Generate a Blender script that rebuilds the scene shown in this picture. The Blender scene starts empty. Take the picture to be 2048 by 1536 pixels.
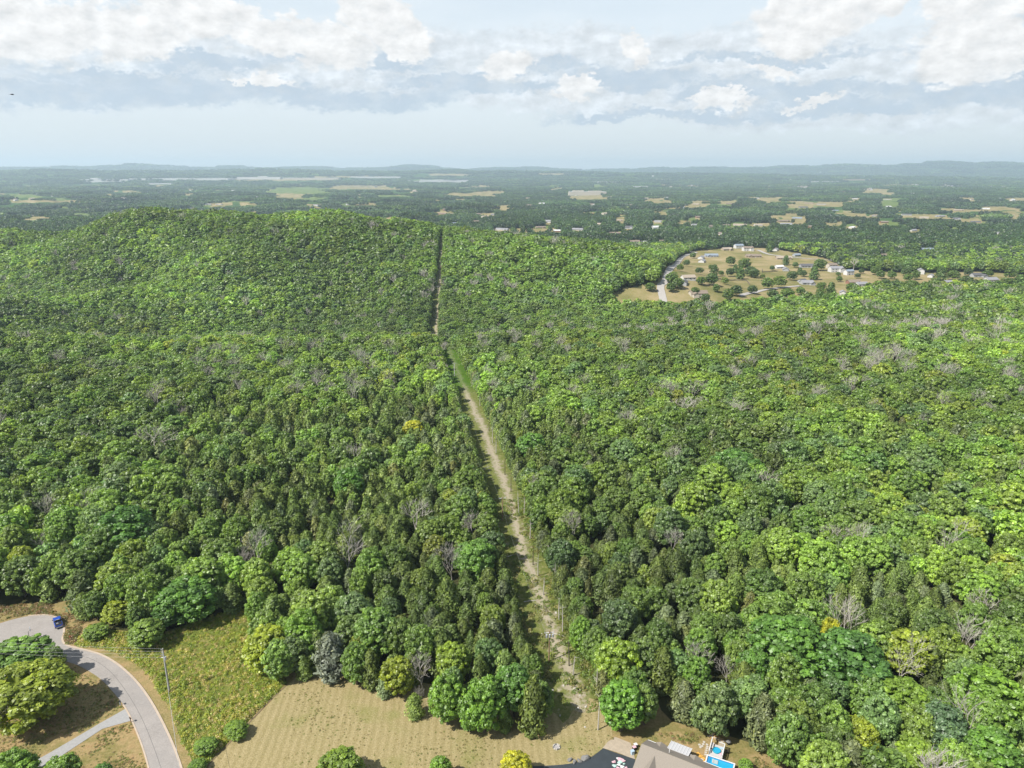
import bpy, bmesh, math, random
import numpy as np
from mathutils import Vector, Matrix

random.seed(11)
rng = np.random.default_rng(11)
SC = bpy.context.scene
COL = SC.collection

# ------------------------------------------------------------------ camera
CAMZ = 120.0
PITCH = math.radians(16.68)
FPX = 1422.0                                   # focal length in pixels of the 2048 px frame
cam_d = bpy.data.cameras.new('camera')
cam_d.sensor_width = 36.0
cam_d.lens = 36.0 * FPX / 2048.0
cam_d.clip_start = 1.0
cam_d.clip_end = 90000.0
cam = bpy.data.objects.new('camera', cam_d)
COL.objects.link(cam)
cam.location = (0, 0, CAMZ)
cam.rotation_euler = (math.pi / 2 - PITCH, 0, 0)
SC.camera = cam

# ------------------------------------------------------------------ render settings, exposure
SC.view_settings.view_transform = 'Standard'
SC.view_settings.look = 'None'
SC.view_settings.gamma = 1.0
SC.view_settings.exposure = 1.0
cy = SC.cycles
cy.max_bounces = 6
cy.diffuse_bounces = 4
cy.glossy_bounces = 1
cy.transmission_bounces = 4
cy.transparent_max_bounces = 6
cy.volume_bounces = 1
cy.use_denoising = True
cy.sample_clamp_indirect = 4.0

# ------------------------------------------------------------------ sun and sky
SUN_EL = math.radians(49)
SUN_AZ = math.atan2(-1.0, -0.62)               # from the left and a little behind the camera
SUN_DIR = Vector((math.sin(SUN_AZ) * math.cos(SUN_EL), math.cos(SUN_AZ) * math.cos(SUN_EL), math.sin(SUN_EL)))
sun_d = bpy.data.lights.new('sun', 'SUN')
sun_d.energy = 4.5
sun_d.angle = math.radians(0.5)
sun_d.color = (1.0, 0.955, 0.88)
sun = bpy.data.objects.new('sun', sun_d)
COL.objects.link(sun)
sun.rotation_euler = SUN_DIR.to_track_quat('Z', 'Y').to_euler()
sun.location = (-300, -60, 400)


class NT:
    """small helper to write node trees"""
    def __init__(self, tree):
        self.t = tree
        self.n = tree.nodes
        self.l = tree.links

    def link(self, a, b):
        self.l.new(a, b)

    def put(self, sock, v):
        if v is None:
            return
        if isinstance(v, bpy.types.NodeSocket):
            self.l.new(v, sock)
        else:
            try:
                sock.default_value = v
            except Exception:
                sock.default_value = (*v, 1.0)

    def math(self, op, a, b=None, c=None, clamp=False):
        m = self.n.new('ShaderNodeMath')
        m.operation = op
        m.use_clamp = clamp
        self.put(m.inputs[0], a)
        self.put(m.inputs[1], b)
        self.put(m.inputs[2], c)
        return m.outputs[0]

    def vmath(self, op, a, b=None, c=None):
        m = self.n.new('ShaderNodeVectorMath')
        m.operation = op
        self.put(m.inputs[0], a)
        self.put(m.inputs[1], b)
        self.put(m.inputs[2], c)
        return m.outputs['Value'] if op in ('LENGTH', 'DOT_PRODUCT', 'DISTANCE') else m.outputs[0]

    def maprange(self, v, a, b, c=0.0, d=1.0, kind='SMOOTHSTEP'):
        m = self.n.new('ShaderNodeMapRange')
        m.interpolation_type = kind
        self.put(m.inputs[0], v)
        for i, q in zip((1, 2, 3, 4), (a, b, c, d)):
            self.put(m.inputs[i], q)
        return m.outputs[0]

    def noise(self, vec, scale, detail=4.0, rough=0.55, out=0, dims='3D', lac=2.0, dist=0.0):
        m = self.n.new('ShaderNodeTexNoise')
        m.noise_dimensions = dims
        if vec is not None:
            self.put(m.inputs['Vector'], vec)
        m.inputs['Scale'].default_value = scale
        m.inputs['Detail'].default_value = detail
        m.inputs['Roughness'].default_value = rough
        m.inputs['Lacunarity'].default_value = lac
        m.inputs['Distortion'].default_value = dist
        return m.outputs[out]

    def mix(self, f, a, b, mode='MIX'):
        m = self.n.new('ShaderNodeMix')
        m.data_type = 'RGBA'
        m.blend_type = mode
        self.put(m.inputs[0], f)
        self.put(m.inputs[6], a if isinstance(a, bpy.types.NodeSocket) else (*a, 1.0))
        self.put(m.inputs[7], b if isinstance(b, bpy.types.NodeSocket) else (*b, 1.0))
        return m.outputs[2]

    def ramp(self, f, stops):
        m = self.n.new('ShaderNodeValToRGB')
        e = m.color_ramp.elements
        while len(e) < len(stops):
            e.new(0.5)
        for el, (p, c) in zip(e, stops):
            el.position = p
            el.color = (*c, 1.0)
        self.put(m.inputs[0], f)
        return m.outputs[0]

    def xyz(self, x, y, z):
        m = self.n.new('ShaderNodeCombineXYZ')
        self.put(m.inputs[0], x)
        self.put(m.inputs[1], y)
        self.put(m.inputs[2], z)
        return m.outputs[0]

    def sep(self, v):
        m = self.n.new('ShaderNodeSeparateXYZ')
        self.put(m.inputs[0], v)
        return m.outputs


world = bpy.data.worlds.new('World')
SC.world = world
world.use_nodes = True


def px_dir(px, py):
    u = (px - 1024.0) / FPX
    v = (py - 768.0) / FPX
    cp, sp = math.cos(PITCH), math.sin(PITCH)
    return np.array((u, cp - v * sp, -sp - v * cp))


def px_azel(px, py):
    d = px_dir(px, py)
    d = d / np.linalg.norm(d)
    return math.atan2(d[0], d[1]), math.asin(d[2])


def build_world():
    t = world.node_tree
    t.nodes.clear()
    N = NT(t)
    out = t.nodes.new('ShaderNodeOutputWorld')
    bg = t.nodes.new('ShaderNodeBackground')
    N.link(bg.outputs[0], out.inputs[0])
    sky = t.nodes.new('ShaderNodeTexSky')
    sky.sky_type = 'NISHITA'
    sky.sun_disc = False
    sky.sun_elevation = SUN_EL
    sky.sun_rotation = SUN_AZ
    sky.altitude = 200.0
    sky.air_density = 1.0
    sky.dust_density = 1.6
    sky.ozone_density = 1.4
    tc = t.nodes.new('ShaderNodeTexCoord')
    g = N.vmath('NORMALIZE', tc.outputs['Generated'])
    s = N.sep(g)
    az = N.math('ARCTAN2', s[0], s[1])
    el = N.math('ARCSINE', s[2])
    # cloud space: azimuth x elevation, warped by turbulence so that edges billow
    base = N.xyz(az, el, 0.0)
    st = N.xyz(N.math('MULTIPLY', az, 1.0), N.math('MULTIPLY', el, 1.7), 0.37)
    w1 = N.vmath('SUBTRACT', N.noise(st, 9.0, 3.0, 0.55, out=1), (0.5, 0.5, 0.5))
    w2 = N.vmath('SUBTRACT', N.noise(st, 34.0, 6.0, 0.62, out=1), (0.5, 0.5, 0.5))
    w3 = N.vmath('SUBTRACT', N.noise(st, 110.0, 5.0, 0.6, out=1), (0.5, 0.5, 0.5))
    wv = N.vmath('ADD', N.vmath('MULTIPLY', w1, (0.11, 0.050, 0.0)), N.vmath('ADD', N.vmath('MULTIPLY', w2, (0.050, 0.036, 0.0)), N.vmath('MULTIPLY', w3, (0.026, 0.022, 0.0))))
    P = N.vmath('ADD', base, wv)

    def blobs(lst, soft):
        res = None
        for (px, py, rx, ry) in lst:
            a, e = px_azel(px, py)
            sx, sy = FPX / rx, FPX / ry
            q = N.vmath('MULTIPLY_ADD', P, (sx, sy, 0.0), (-a * sx, -e * sy, 0.0))
            d = N.vmath('LENGTH', q)
            m = N.math('SUBTRACT', 1.0, d)
            res = m if res is None else N.math('MAXIMUM', res, m)
        return N.maprange(res, 0.0 - soft * 0.3, soft)

    # broad veil of thin cloud
    veil_n = N.noise(N.xyz(N.math('MULTIPLY', az, 2.2), N.math('MULTIPLY', el, 9.0), 1.7), 2.1, 6.0, 0.58)
    veil = N.maprange(veil_n, 0.30, 0.72)
    veil = N.math('MULTIPLY', veil, N.maprange(el, 0.03, 0.12))
    # masses of middling grey-white cloud
    mass = blobs([(150, 110, 330, 85), (520, 130, 330, 75), (330, 70, 200, 60), (800, 120, 170, 70), (1010, 150, 190, 45),
                  (-200, 60, 300, 120), (1420, 165, 330, 45), (1750, 150, 300, 60), (1990, 160, 200, 60),
                  (1150, 200, 240, 30), (1450, 205, 330, 42), (1750, 225, 380, 30), (1100, 120, 260, 60), (1500, 120, 300, 60), (1240, 130, 150, 40), (2300, 120, 300, 110)], 0.36)
    # dark flat bases
    dark = blobs([(90, 183, 230, 26), (430, 187, 300, 25), (740, 196, 210, 22), (980, 182, 170, 17), (430, 128, 130, 17),
                  (1095, 135, 75, 16), (1540, 112, 220, 11), (1560, 178, 190, 20), (1890, 165, 230, 18), (1400, 188, 70, 22),
                  (1760, 208, 260, 17), (1250, 160, 150, 20), (700, 120, 170, 20), (250, 150, 190, 14), (880, 160, 130, 14), (1950, 195, 160, 18), (-150, 180, 160, 30), (2200, 180, 220, 26), (1350, 232, 260, 10)], 0.42)
    # sunlit towers
    white = blobs([(60, 50, 110, 50), (210, 60, 140, 42), (380, 30, 110, 42), (500, 60, 75, 28), (600, 75, 80, 40), (655, 95, 60, 45),
                   (755, 40, 55, 45), (790, 80, 60, 35), (1000, 130, 55, 28), (1145, 182, 50, 20),
                   (1290, 100, 26, 30), (1630, 30, 115, 58), (1690, 20, 70, 45), (1930, 100, 95, 55), (2020, 95, 55, 45),
                   (1440, 200, 60, 15), (1640, 200, 50, 9), (540, 168, 60, 9), (1540, 135, 55, 12), (1970, 15, 120, 25)], 0.17)
    n_det = N.noise(st, 30.0, 8.0, 0.62)
    n_off = N.noise(N.vmath('ADD', st, (-0.009, 0.016, 0.0)), 30.0, 8.0, 0.62)
    relief = N.math('MULTIPLY', N.math('SUBTRACT', n_det, n_off), 0.7)
    c_sky = N.vmath('MULTIPLY', sky.outputs[0], (0.15, 0.15, 0.15))
    # pale milky air low over the horizon
    hz = N.maprange(el, 0.05, 0.75, 1.0, 0.0)
    c0 = N.mix(N.math('MULTIPLY', hz, 0.85), c_sky, N.mix(N.maprange(el, 0.0, 0.16), (0.76, 0.815, 0.845), (0.82, 0.895, 0.935)))
    c1 = N.mix(N.math('MULTIPLY', veil, 0.62), c0, (0.82, 0.89, 0.945))
    shade = N.math('ADD', 0.86, relief)
    cm = N.vmath('MULTIPLY', N.xyz(shade, shade, shade), (0.87, 0.93, 0.985))
    c2 = N.mix(N.math('MULTIPLY', mass, N.maprange(n_det, 0.2, 0.6, 0.55, 1.0)), c1, cm)
    c3 = N.mix(N.math('MULTIPLY', dark, N.maprange(n_det, 0.25, 0.6, 0.30, 0.86)), c2, (0.50, 0.605, 0.715))
    shw = N.math('ADD', 0.97, N.math('MULTIPLY', relief, 0.9))
    cw = N.vmath('MULTIPLY', N.xyz(shw, shw, shw), (0.915, 0.915, 0.91))
    c4 = N.mix(N.math('MULTIPLY', white, N.maprange(n_det, 0.22, 0.58, 0.68, 1.0)), c3, cw)
    N.link(c4, bg.inputs[0])
    bg.inputs[1].default_value = 0.53


build_world()

# ------------------------------------------------------------------ terrain function


def sstep(a, b, x):
    t = np.clip((x - a) / (b - a), 0.0, 1.0)
    return t * t * (3 - 2 * t)


def _hash(ix, iy, seed):
    h = (ix.astype(np.int64) * 374761393 + iy.astype(np.int64) * 668265263 + seed * 1442695041) & 0x7FFFFFFF
    h = ((h ^ (h >> 13)) * 1274126177) & 0x7FFFFFFF
    h = (h ^ (h >> 16)) & 0xFFFF
    return h / 65535.0


def vnoise(x, y, scale, seed=0):
    x = np.asarray(x, float) / scale
    y = np.asarray(y, float) / scale
    ix, iy = np.floor(x), np.floor(y)
    fx, fy = x - ix, y - iy
    fx = fx * fx * (3 - 2 * fx)
    fy = fy * fy * (3 - 2 * fy)
    a, b = _hash(ix, iy, seed), _hash(ix + 1, iy, seed)
    c, d = _hash(ix, iy + 1, seed), _hash(ix + 1, iy + 1, seed)
    return (a * (1 - fx) + b * fx) * (1 - fy) + (c * (1 - fx) + d * fx) * fy


def fbm(x, y, scale, seed=0, octv=3):
    s, a, tot = 0.0, 1.0, 0.0
    for i in range(octv):
        s = s + a * vnoise(x, y, scale / 2 ** i, seed + 17 * i)
        tot += a
        a *= 0.5
    return s / tot


RX = np.array([-1500, -1150, -815, -630, -470, -387, -250, -97, 30, 118, 215, 300, 420])
RY = np.array([1260, 1200, 1150, 1120, 1100, 1090, 1060, 1010, 980, 950, 920, 900, 900])
RZ = np.array([-24, -8, 6, 24, 36, 42, 37, 29, 23, 16, -4, -24, -30]) + 30.0


def height(x, y):
    x = np.asarray(x, float)
    y = np.asarray(y, float)
    r = np.hypot(x, y)
    E = np.interp(x, [-700, -300, -140, -20, 60, 150, 300, 600], [520, 470, 500, 500, 515, 520, 525, 530])
    wd = np.interp(x, [-500, -200, -90, 0, 120, 200], [200, 140, 95, 110, 140, 110])
    dp = np.interp(x, [-700, -300, 0, 120], [34.0, 36.0, 38.0, 30.0])
    z = -dp * sstep(E - 10, E - 10 + wd, y)
    z = z + (dp - 30.0) * sstep(720, 900, y)
    yc = np.interp(x, RX, RY)
    zc = np.interp(x, RX, RZ)
    w = np.where(y < yc, np.interp(x, [-60, 120], [225.0, 120.0]), 260.0)
    z = z + zc * np.exp(-((y - yc) / w) ** 2)
    und = (fbm(x, y, 170, 3, 2) - 0.5) * (15.0 + 30.0 * sstep(-60, -220, x) * sstep(420, 600, y))
    z = z + und * sstep(240, 400, y) * (1 - 0.8 * sstep(430, 560, y) * sstep(60, 180, x))
    z = z + (fbm(x, y, 95, 13, 2) - 0.5) * 26.0 * sstep(-60, -200, x) * sstep(560, 720, y) * (1 - sstep(1250, 1450, y))
    z = z - 14.0 * sstep(1500, 3200, r)
    z = z + (fbm(x, y, 1500, 5, 2) - 0.5) * 34.0 * sstep(1700, 3600, r)
    az = np.arctan2(x, y)
    hn = fbm(az * 100, az * 0 + 3.0, 7.0, 8, 4)
    hn2 = fbm(az * 100, az * 0 + 9.0, 6.5, 9, 3)
    h1 = (118 + 60 * hn) * np.exp(-((r - 12500) / 2300) ** 2)
    h2 = (70 + 300 * hn2 + 90 * sstep(0.0, 0.5, az)) * np.exp(-((r - 19500) / 2600) ** 2)
    z = z + h1 * sstep(0.5, -0.2, -np.abs(az) * 0 + az * 0.6 - 0.1) + h2
    return z


def H(x, y):
    return float(height(np.array([x]), np.array([y]))[0])


_T = np.geomspace(40, 42000, 2600)


def at(px, py, dz=0.0):
    """the point of the ground under a pixel of the 2048 x 1536 photograph"""
    d = px_dir(px, py)
    X, Y, Z = d[0] * _T, d[1] * _T, CAMZ + d[2] * _T
    f = Z - height(X, Y) - dz
    k = np.nonzero(f < 0)[0]
    if len(k) == 0:
        t = _T[-1]
    else:
        i = k[0]
        a, b = (_T[i - 1] if i else 1.0), _T[i]
        for _ in range(30):
            m = 0.5 * (a + b)
            if CAMZ + d[2] * m - H(d[0] * m, d[1] * m) - dz < 0:
                b = m
            else:
                a = m
        t = b
    return np.array((d[0] * t, d[1] * t, CAMZ + d[2] * t))


def at_h(px, py, z):
    d = px_dir(px, py)
    t = (z - CAMZ) / d[2]
    return np.array((d[0] * t, d[1] * t, z))


def project(x, y, z):
    x, y, z = np.asarray(x, float), np.asarray(y, float), np.asarray(z, float) - CAMZ
    cp, sp = math.cos(PITCH), math.sin(PITCH)
    dep = y * cp - z * sp
    dn = -y * sp - z * cp
    dd = np.maximum(dep, 1.0)
    return 1024 + FPX * x / dd, 768 + FPX * dn / dd, dep


def inpoly(x, y, poly):
    x, y = np.asarray(x, float), np.asarray(y, float)
    res = np.zeros(x.shape, bool)
    n = len(poly)
    for i in range(n):
        x1, y1 = poly[i][0], poly[i][1]
        x2, y2 = poly[(i + 1) % n][0], poly[(i + 1) % n][1]
        if y1 == y2:
            continue
        c = ((y1 > y) != (y2 > y)) & (x < (x2 - x1) * (y - y1) / (y2 - y1) + x1)
        res ^= c
    return res


# ------------------------------------------------------------------ object helpers
def obj(name, me, parent=None, loc=None):
    o = bpy.data.objects.new(name, me)
    COL.objects.link(o)
    if parent is not None:
        o.parent = parent
    if loc is not None:
        o.location = loc
    return o


def tag(o, label=None, cat=None, group=None, kind=None):
    if label:
        o['label'] = label
    if cat:
        o['category'] = cat
    if group:
        o['group'] = group
    if kind:
        o['kind'] = kind
    return o


def thing(name, label, cat, loc=(0, 0, 0), rz=0.0, group=None):
    o = bpy.data.objects.new(name, None)
    COL.objects.link(o)
    o.empty_display_size = 0.3
    o.location = loc
    o.rotation_euler = (0, 0, rz)
    return tag(o, label, cat, group)


def np_mesh(name, V, F, mats, attrs=None, midx=None, smooth=False):
    me = bpy.data.meshes.new(name)
    V = np.asarray(V, np.float32)
    F = np.asarray(F, np.int32)
    k = F.shape[1]
    me.vertices.add(len(V))
    me.vertices.foreach_set('co', V.ravel())
    me.loops.add(F.size)
    me.loops.foreach_set('vertex_index', F.ravel())
    me.polygons.add(len(F))
    me.polygons.foreach_set('loop_start', np.arange(0, F.size, k, dtype=np.int32))
    me.polygons.foreach_set('loop_total', np.full(len(F), k, np.int32))
    if midx is not None:
        me.polygons.foreach_set('material_index', np.asarray(midx, np.int32))
    if smooth:
        me.polygons.foreach_set('use_smooth', np.ones(len(F), bool))
    for m in (mats if isinstance(mats, (list, tuple)) else [mats]):
        me.materials.append(m)
    for an, (typ, dom, data) in (attrs or {}).items():
        a = me.attributes.new(an, typ, dom)
        key = 'vector' if typ == 'FLOAT_VECTOR' else 'value'
        a.data.foreach_set(key, np.asarray(data, np.int32 if typ == 'INT' else np.float32).ravel())
    me.update(calc_edges=True)
    return me


class MB:
    """collects quads and triangles for one mesh"""
    def __init__(self):
        self.v, self.f, self.m = [], [], []

    def add(self, vs, fs, mi=0):
        b = len(self.v)
        self.v += [tuple(float(c) for c in p) for p in vs]
        self.f += [tuple(b + i for i in q) for q in fs]
        self.m += [mi] * len(fs)

    def box(self, c, s, rz=0.0, mi=0, taper=1.0):
        x, y, z = s[0] / 2, s[1] / 2, s[2] / 2
        ca, sa = math.cos(rz), math.sin(rz)
        vs = []
        for dz, k in ((-z, 1.0), (z, taper)):
            for dx, dy in ((-x, -y), (x, -y), (x, y), (-x, y)):
                dx, dy = dx * k, dy * k
                vs.append((c[0] + dx * ca - dy * sa, c[1] + dx * sa + dy * ca, c[2] + dz))
        self.add(vs, [(3, 2, 1, 0), (4, 5, 6, 7), (0, 1, 5, 4), (1, 2, 6, 5), (2, 3, 7, 6), (3, 0, 4, 7)], mi)
        return self

    def tube(self, pts, rad, n=6, mi=0, cap=True):
        pts = [Vector(p) for p in pts]
        rad = rad if isinstance(rad, (list, tuple)) else [rad] * len(pts)
        rings = []
        for i, p in enumerate(pts):
            d = (pts[min(i + 1, len(pts) - 1)] - pts[max(i - 1, 0)])
            d = d.normalized() if d.length > 1e-9 else Vector((0, 0, 1))
            a = d.cross(Vector((0, 0, 1)) if abs(d.z) < 0.9 else Vector((1, 0, 0))).normalized()
            b = d.cross(a)
            rings.append([p + (a * math.cos(2 * math.pi * k / n) + b * math.sin(2 * math.pi * k / n)) * rad[i] for k in range(n)])
        vs = [q for r in rings for q in r]
        fs = []
        for i in range(len(pts) - 1):
            for k in range(n):
                k2 = (k + 1) % n
                fs.append((i * n + k, i * n + k2, (i + 1) * n + k2, (i + 1) * n + k))
        if cap:
            fs.append(tuple(range(n)))
            fs.append(tuple(len(vs) - n + k for k in reversed(range(n))))
        self.add(vs, fs, mi)
        return self

    def prism(self, poly, z0, z1, mi=0):
        n = len(poly)
        vs = [(p[0], p[1], z0) for p in poly] + [(p[0], p[1], z1) for p in poly]
        fs = [tuple(reversed(range(n))), tuple(range(n, 2 * n))]
        for i in range(n):
            j = (i + 1) % n
            fs.append((i, j, n + j, n + i))
        self.add(vs, fs, mi)
        return self

    def mesh(self, name, mats, smooth=False):
        me = bpy.data.meshes.new(name)
        me.from_pydata(self.v, [], self.f)
        for m in (mats if isinstance(mats, (list, tuple)) else [mats]):
            me.materials.append(m)
        me.polygons.foreach_set('material_index', np.array(self.m, np.int32))
        if smooth:
            me.polygons.foreach_set('use_smooth', np.ones(len(self.f), bool))
        me.update()
        return me

    def build(self, name, mats, parent=None, loc=None, smooth=False):
        return obj(name, self.mesh(name, mats, smooth), parent, loc)


# ------------------------------------------------------------------ materials
def new_mat(name):
    m = bpy.data.materials.new(name)
    m.use_nodes = True
    m.node_tree.nodes.clear()
    N = NT(m.node_tree)
    out = m.node_tree.nodes.new('ShaderNodeOutputMaterial')
    return m, N, out


GAIN = 0.56                                        # albedo scale of the sheets and built things


def surf(name, col=None, rough=0.85, var=0.18, scale=1.5, metal=0.0, build=None, spec=0.3, bump=0.0, bscale=6.0):
    """principled material whose colour varies with noise; build(N, pos) may return its own colour socket"""
    m, N, out = new_mat(name)
    p = m.node_tree.nodes.new('ShaderNodeBsdfPrincipled')
    N.link(p.outputs[0], out.inputs[0])
    tc = m.node_tree.nodes.new('ShaderNodeTexCoord')
    pos = tc.outputs['Object']
    if build:
        c = build(N, pos)
    else:
        n = N.noise(pos, scale, 5.0, 0.6)
        c = N.mix(n, tuple(k * (1 - var) for k in col), tuple(min(1.0, k * (1 + var)) for k in col))
    c = N.vmath('MULTIPLY', c, (GAIN, GAIN, GAIN))
    N.link(c, p.inputs['Base Color'])
    p.inputs['Roughness'].default_value = rough
    p.inputs['Metallic'].default_value = metal
    p.inputs['Specular IOR Level'].default_value = spec
    if bump:
        b = m.node_tree.nodes.new('ShaderNodeBump')
        b.inputs['Strength'].default_value = 1.0
        b.inputs['Distance'].default_value = bump
        N.link(N.noise(pos, bscale, 5.0, 0.6), b.inputs['Height'])
        N.link(b.outputs[0], p.inputs['Normal'])
    return m


def leaf_material(name, trans=0.5, gloss=0.035, default=None):
    m, N, out = new_mat(name)
    nd = m.node_tree.nodes
    a = nd.new('ShaderNodeAttribute')
    a.attribute_type = 'INSTANCER'
    a.attribute_name = 'tint'
    lv = nd.new('ShaderNodeAttribute')
    lv.attribute_type = 'GEOMETRY'
    lv.attribute_name = 'lv'
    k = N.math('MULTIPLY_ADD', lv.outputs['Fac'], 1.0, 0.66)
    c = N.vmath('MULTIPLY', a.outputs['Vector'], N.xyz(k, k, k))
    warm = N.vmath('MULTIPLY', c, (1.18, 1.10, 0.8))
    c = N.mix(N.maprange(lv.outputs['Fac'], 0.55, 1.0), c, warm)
    d = nd.new('ShaderNodeBsdfDiffuse')
    t = nd.new('ShaderNodeBsdfTranslucent')
    N.link(c, d.inputs[0])
    N.link(N.vmath('MULTIPLY', c, (1.15, 1.1, 0.6)), t.inputs[0])
    mx = nd.new('ShaderNodeMixShader')
    mx.inputs[0].default_value = trans
    N.link(d.outputs[0], mx.inputs[1])
    N.link(t.outputs[0], mx.inputs[2])
    gl = nd.new('ShaderNodeBsdfGlossy')
    gl.inputs['Roughness'].default_value = 0.5
    gl.inputs[0].default_value = (1, 1, 1, 1)
    mg = nd.new('ShaderNodeMixShader')
    mg.inputs[0].default_value = gloss
    N.link(mx.outputs[0], mg.inputs[1])
    N.link(gl.outputs[0], mg.inputs[2])
    N.link(mg.outputs[0], out.inputs[0])
    return m


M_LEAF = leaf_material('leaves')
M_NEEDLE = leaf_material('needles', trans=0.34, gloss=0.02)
M_BARK = surf('bark', (0.13, 0.105, 0.08), var=0.35, scale=3.0)
M_DEAD = surf('dead_wood', (0.60, 0.56, 0.49), var=0.2, scale=0.8)
M_FARWOOD = M_LEAF

exec_later = []
# ------------------------------------------------------------------ plants: shapes


def unit(v):
    return v / np.maximum(np.linalg.norm(v, axis=1, keepdims=True), 1e-9)


def leaf_quads(C, Nn, size, aspect, rg, along=None):
    """one kite of foliage per centre, facing Nn, turned at random in its plane (or along a direction)"""
    n = len(C)
    r = rg.normal(size=(n, 3)) if along is None else along
    T = unit(np.cross(Nn, r)) if along is None else unit(along - Nn * np.sum(along * Nn, 1, keepdims=True))
    B = np.cross(Nn, T)
    s = (size * np.ones(n))[:, None]
    a = (aspect * np.ones(n))[:, None]
    bend = Nn * s * 0.18
    V = np.empty((n, 4, 3))
    V[:, 0] = C - T * s
    V[:, 1] = C + B * s * a + bend - T * s * 0.15
    V[:, 2] = C + T * s
    V[:, 3] = C - B * s * a + bend - T * s * 0.15
    return V.reshape(-1, 3)


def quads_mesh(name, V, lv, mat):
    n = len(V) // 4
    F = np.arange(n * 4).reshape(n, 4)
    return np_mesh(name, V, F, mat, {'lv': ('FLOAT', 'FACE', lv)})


def crown_broad(seed, R, z0, z1, lobes, per, leaf, ragged=0.17, gap=0.0):
    """crown of a broadleaf tree: many leafy lobes round an uneven ellipsoid"""
    rg = np.random.default_rng(seed)
    zc, zr = z0 + (z1 - z0) * 0.46, (z1 - z0) * 0.5
    # a few big boughs give the crown its uneven outline, lobes sit on them
    nb = 7
    bd = unit(rg.normal(size=(nb, 3)) * (1, 1, 0.7) + (0, 0, 0.25))
    bo = rg.uniform(-0.20, 0.34, nb)
    d = unit(rg.normal(size=(lobes * 3, 3)) + (0, 0, 0.30))
    d = d[d[:, 2] > -0.72]
    # spread lobes evenly: drop the ones that crowd an earlier one
    keep = []
    mind = 2.05 / math.sqrt(lobes)
    for i in range(len(d)):
        if len(keep) >= lobes:
            break
        if all(np.sum((d[i] - d[j]) ** 2) > mind * mind for j in keep):
            keep.append(i)
    d = d[keep]
    k = 0.86 + np.max(np.clip((d @ bd.T - 0.72) / 0.28, 0, 1) * bo[None, :], 1) + rg.uniform(-0.09, 0.08, len(d))
    lc = d * k[:, None] * np.array((R * 0.86, R * 0.86, zr * 0.86)) + (0, 0, zc)
    lr = R * (0.92 / math.sqrt(lobes) * 1.55) * rg.uniform(0.6, 1.4, len(d))
    llv = rg.uniform(0.2, 0.8, len(d))
    C, Nn, S, L = [], [], [], []
    for i in range(len(d)):
        m = int(per * rg.uniform(0.8, 1.2))
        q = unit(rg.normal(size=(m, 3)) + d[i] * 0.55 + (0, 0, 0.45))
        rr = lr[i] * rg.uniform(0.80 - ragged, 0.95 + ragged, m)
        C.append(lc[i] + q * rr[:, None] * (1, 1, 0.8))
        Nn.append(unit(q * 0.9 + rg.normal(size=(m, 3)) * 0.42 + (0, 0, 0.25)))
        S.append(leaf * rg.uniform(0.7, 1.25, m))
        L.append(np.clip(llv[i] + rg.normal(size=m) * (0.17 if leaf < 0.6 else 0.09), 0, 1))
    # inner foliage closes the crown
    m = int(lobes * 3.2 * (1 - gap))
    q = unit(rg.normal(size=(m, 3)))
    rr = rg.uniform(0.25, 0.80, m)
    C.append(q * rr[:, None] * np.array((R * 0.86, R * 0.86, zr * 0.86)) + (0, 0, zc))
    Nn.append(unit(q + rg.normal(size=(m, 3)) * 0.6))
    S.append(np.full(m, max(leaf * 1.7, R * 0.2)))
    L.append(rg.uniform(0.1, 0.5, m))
    C, Nn, S, L = np.concatenate(C), np.concatenate(Nn), np.concatenate(S), np.concatenate(L)
    V = leaf_quads(C, Nn, S, 0.72, rg)
    return V, L


def crown_cedar(seed, R, z0, z1, n, leaf, blunt=0.62):
    """crown of a cedar: an upright egg or cone of short upturned sprays"""
    rg = np.random.default_rng(seed)
    t = rg.uniform(0, 1, n) ** 0.85
    a = rg.uniform(0, 2 * math.pi, n)
    spir = 1 + 0.16 * np.sin(a * 3 + t * 9 + seed) + 0.12 * np.sin(a * 5 - t * 17 + seed * 2) + 0.07 * np.sin(a * 9 + t * 31)
    prof = (1 - t) ** blunt * np.minimum(1, 0.55 + t * 2.4) * spir
    rad = R * prof * rg.uniform(0.72, 1.06, n)
    C = np.stack([np.cos(a) * rad, np.sin(a) * rad, z0 + (z1 - z0) * t + rg.normal(size=n) * 0.12], 1)
    outw = np.stack([np.cos(a), np.sin(a), np.full(n, 0.35)], 1)
    Nn = unit(outw + rg.normal(size=(n, 3)) * 0.45)
    al = unit(np.stack([np.cos(a) * 0.55, np.sin(a) * 0.55, np.full(n, 1.0)], 1) + rg.normal(size=(n, 3)) * 0.3)
    L = np.clip(0.45 + 0.22 * np.sin(a * 3 + t * 9 + seed) + rg.normal(size=n) * 0.16, 0, 1)
    V = leaf_quads(C, Nn, leaf * rg.uniform(0.7, 1.3, n), 0.42, rg, along=al)
    m = max(20, n // 14)
    t = rg.uniform(0.02, 0.85, m)
    a = rg.uniform(0, 6.283, m)
    rad = R * (1 - t) ** blunt * 0.55
    C2 = np.stack([np.cos(a) * rad, np.sin(a) * rad, z0 + (z1 - z0) * t], 1)
    N2 = unit(np.stack([np.cos(a), np.sin(a), np.full(m, 0.2)], 1))
    V2 = leaf_quads(C2, N2, R * 0.34, 0.8, rg)
    return np.concatenate([V, V2]), np.concatenate([L, np.full(m, 0.2)])


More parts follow.
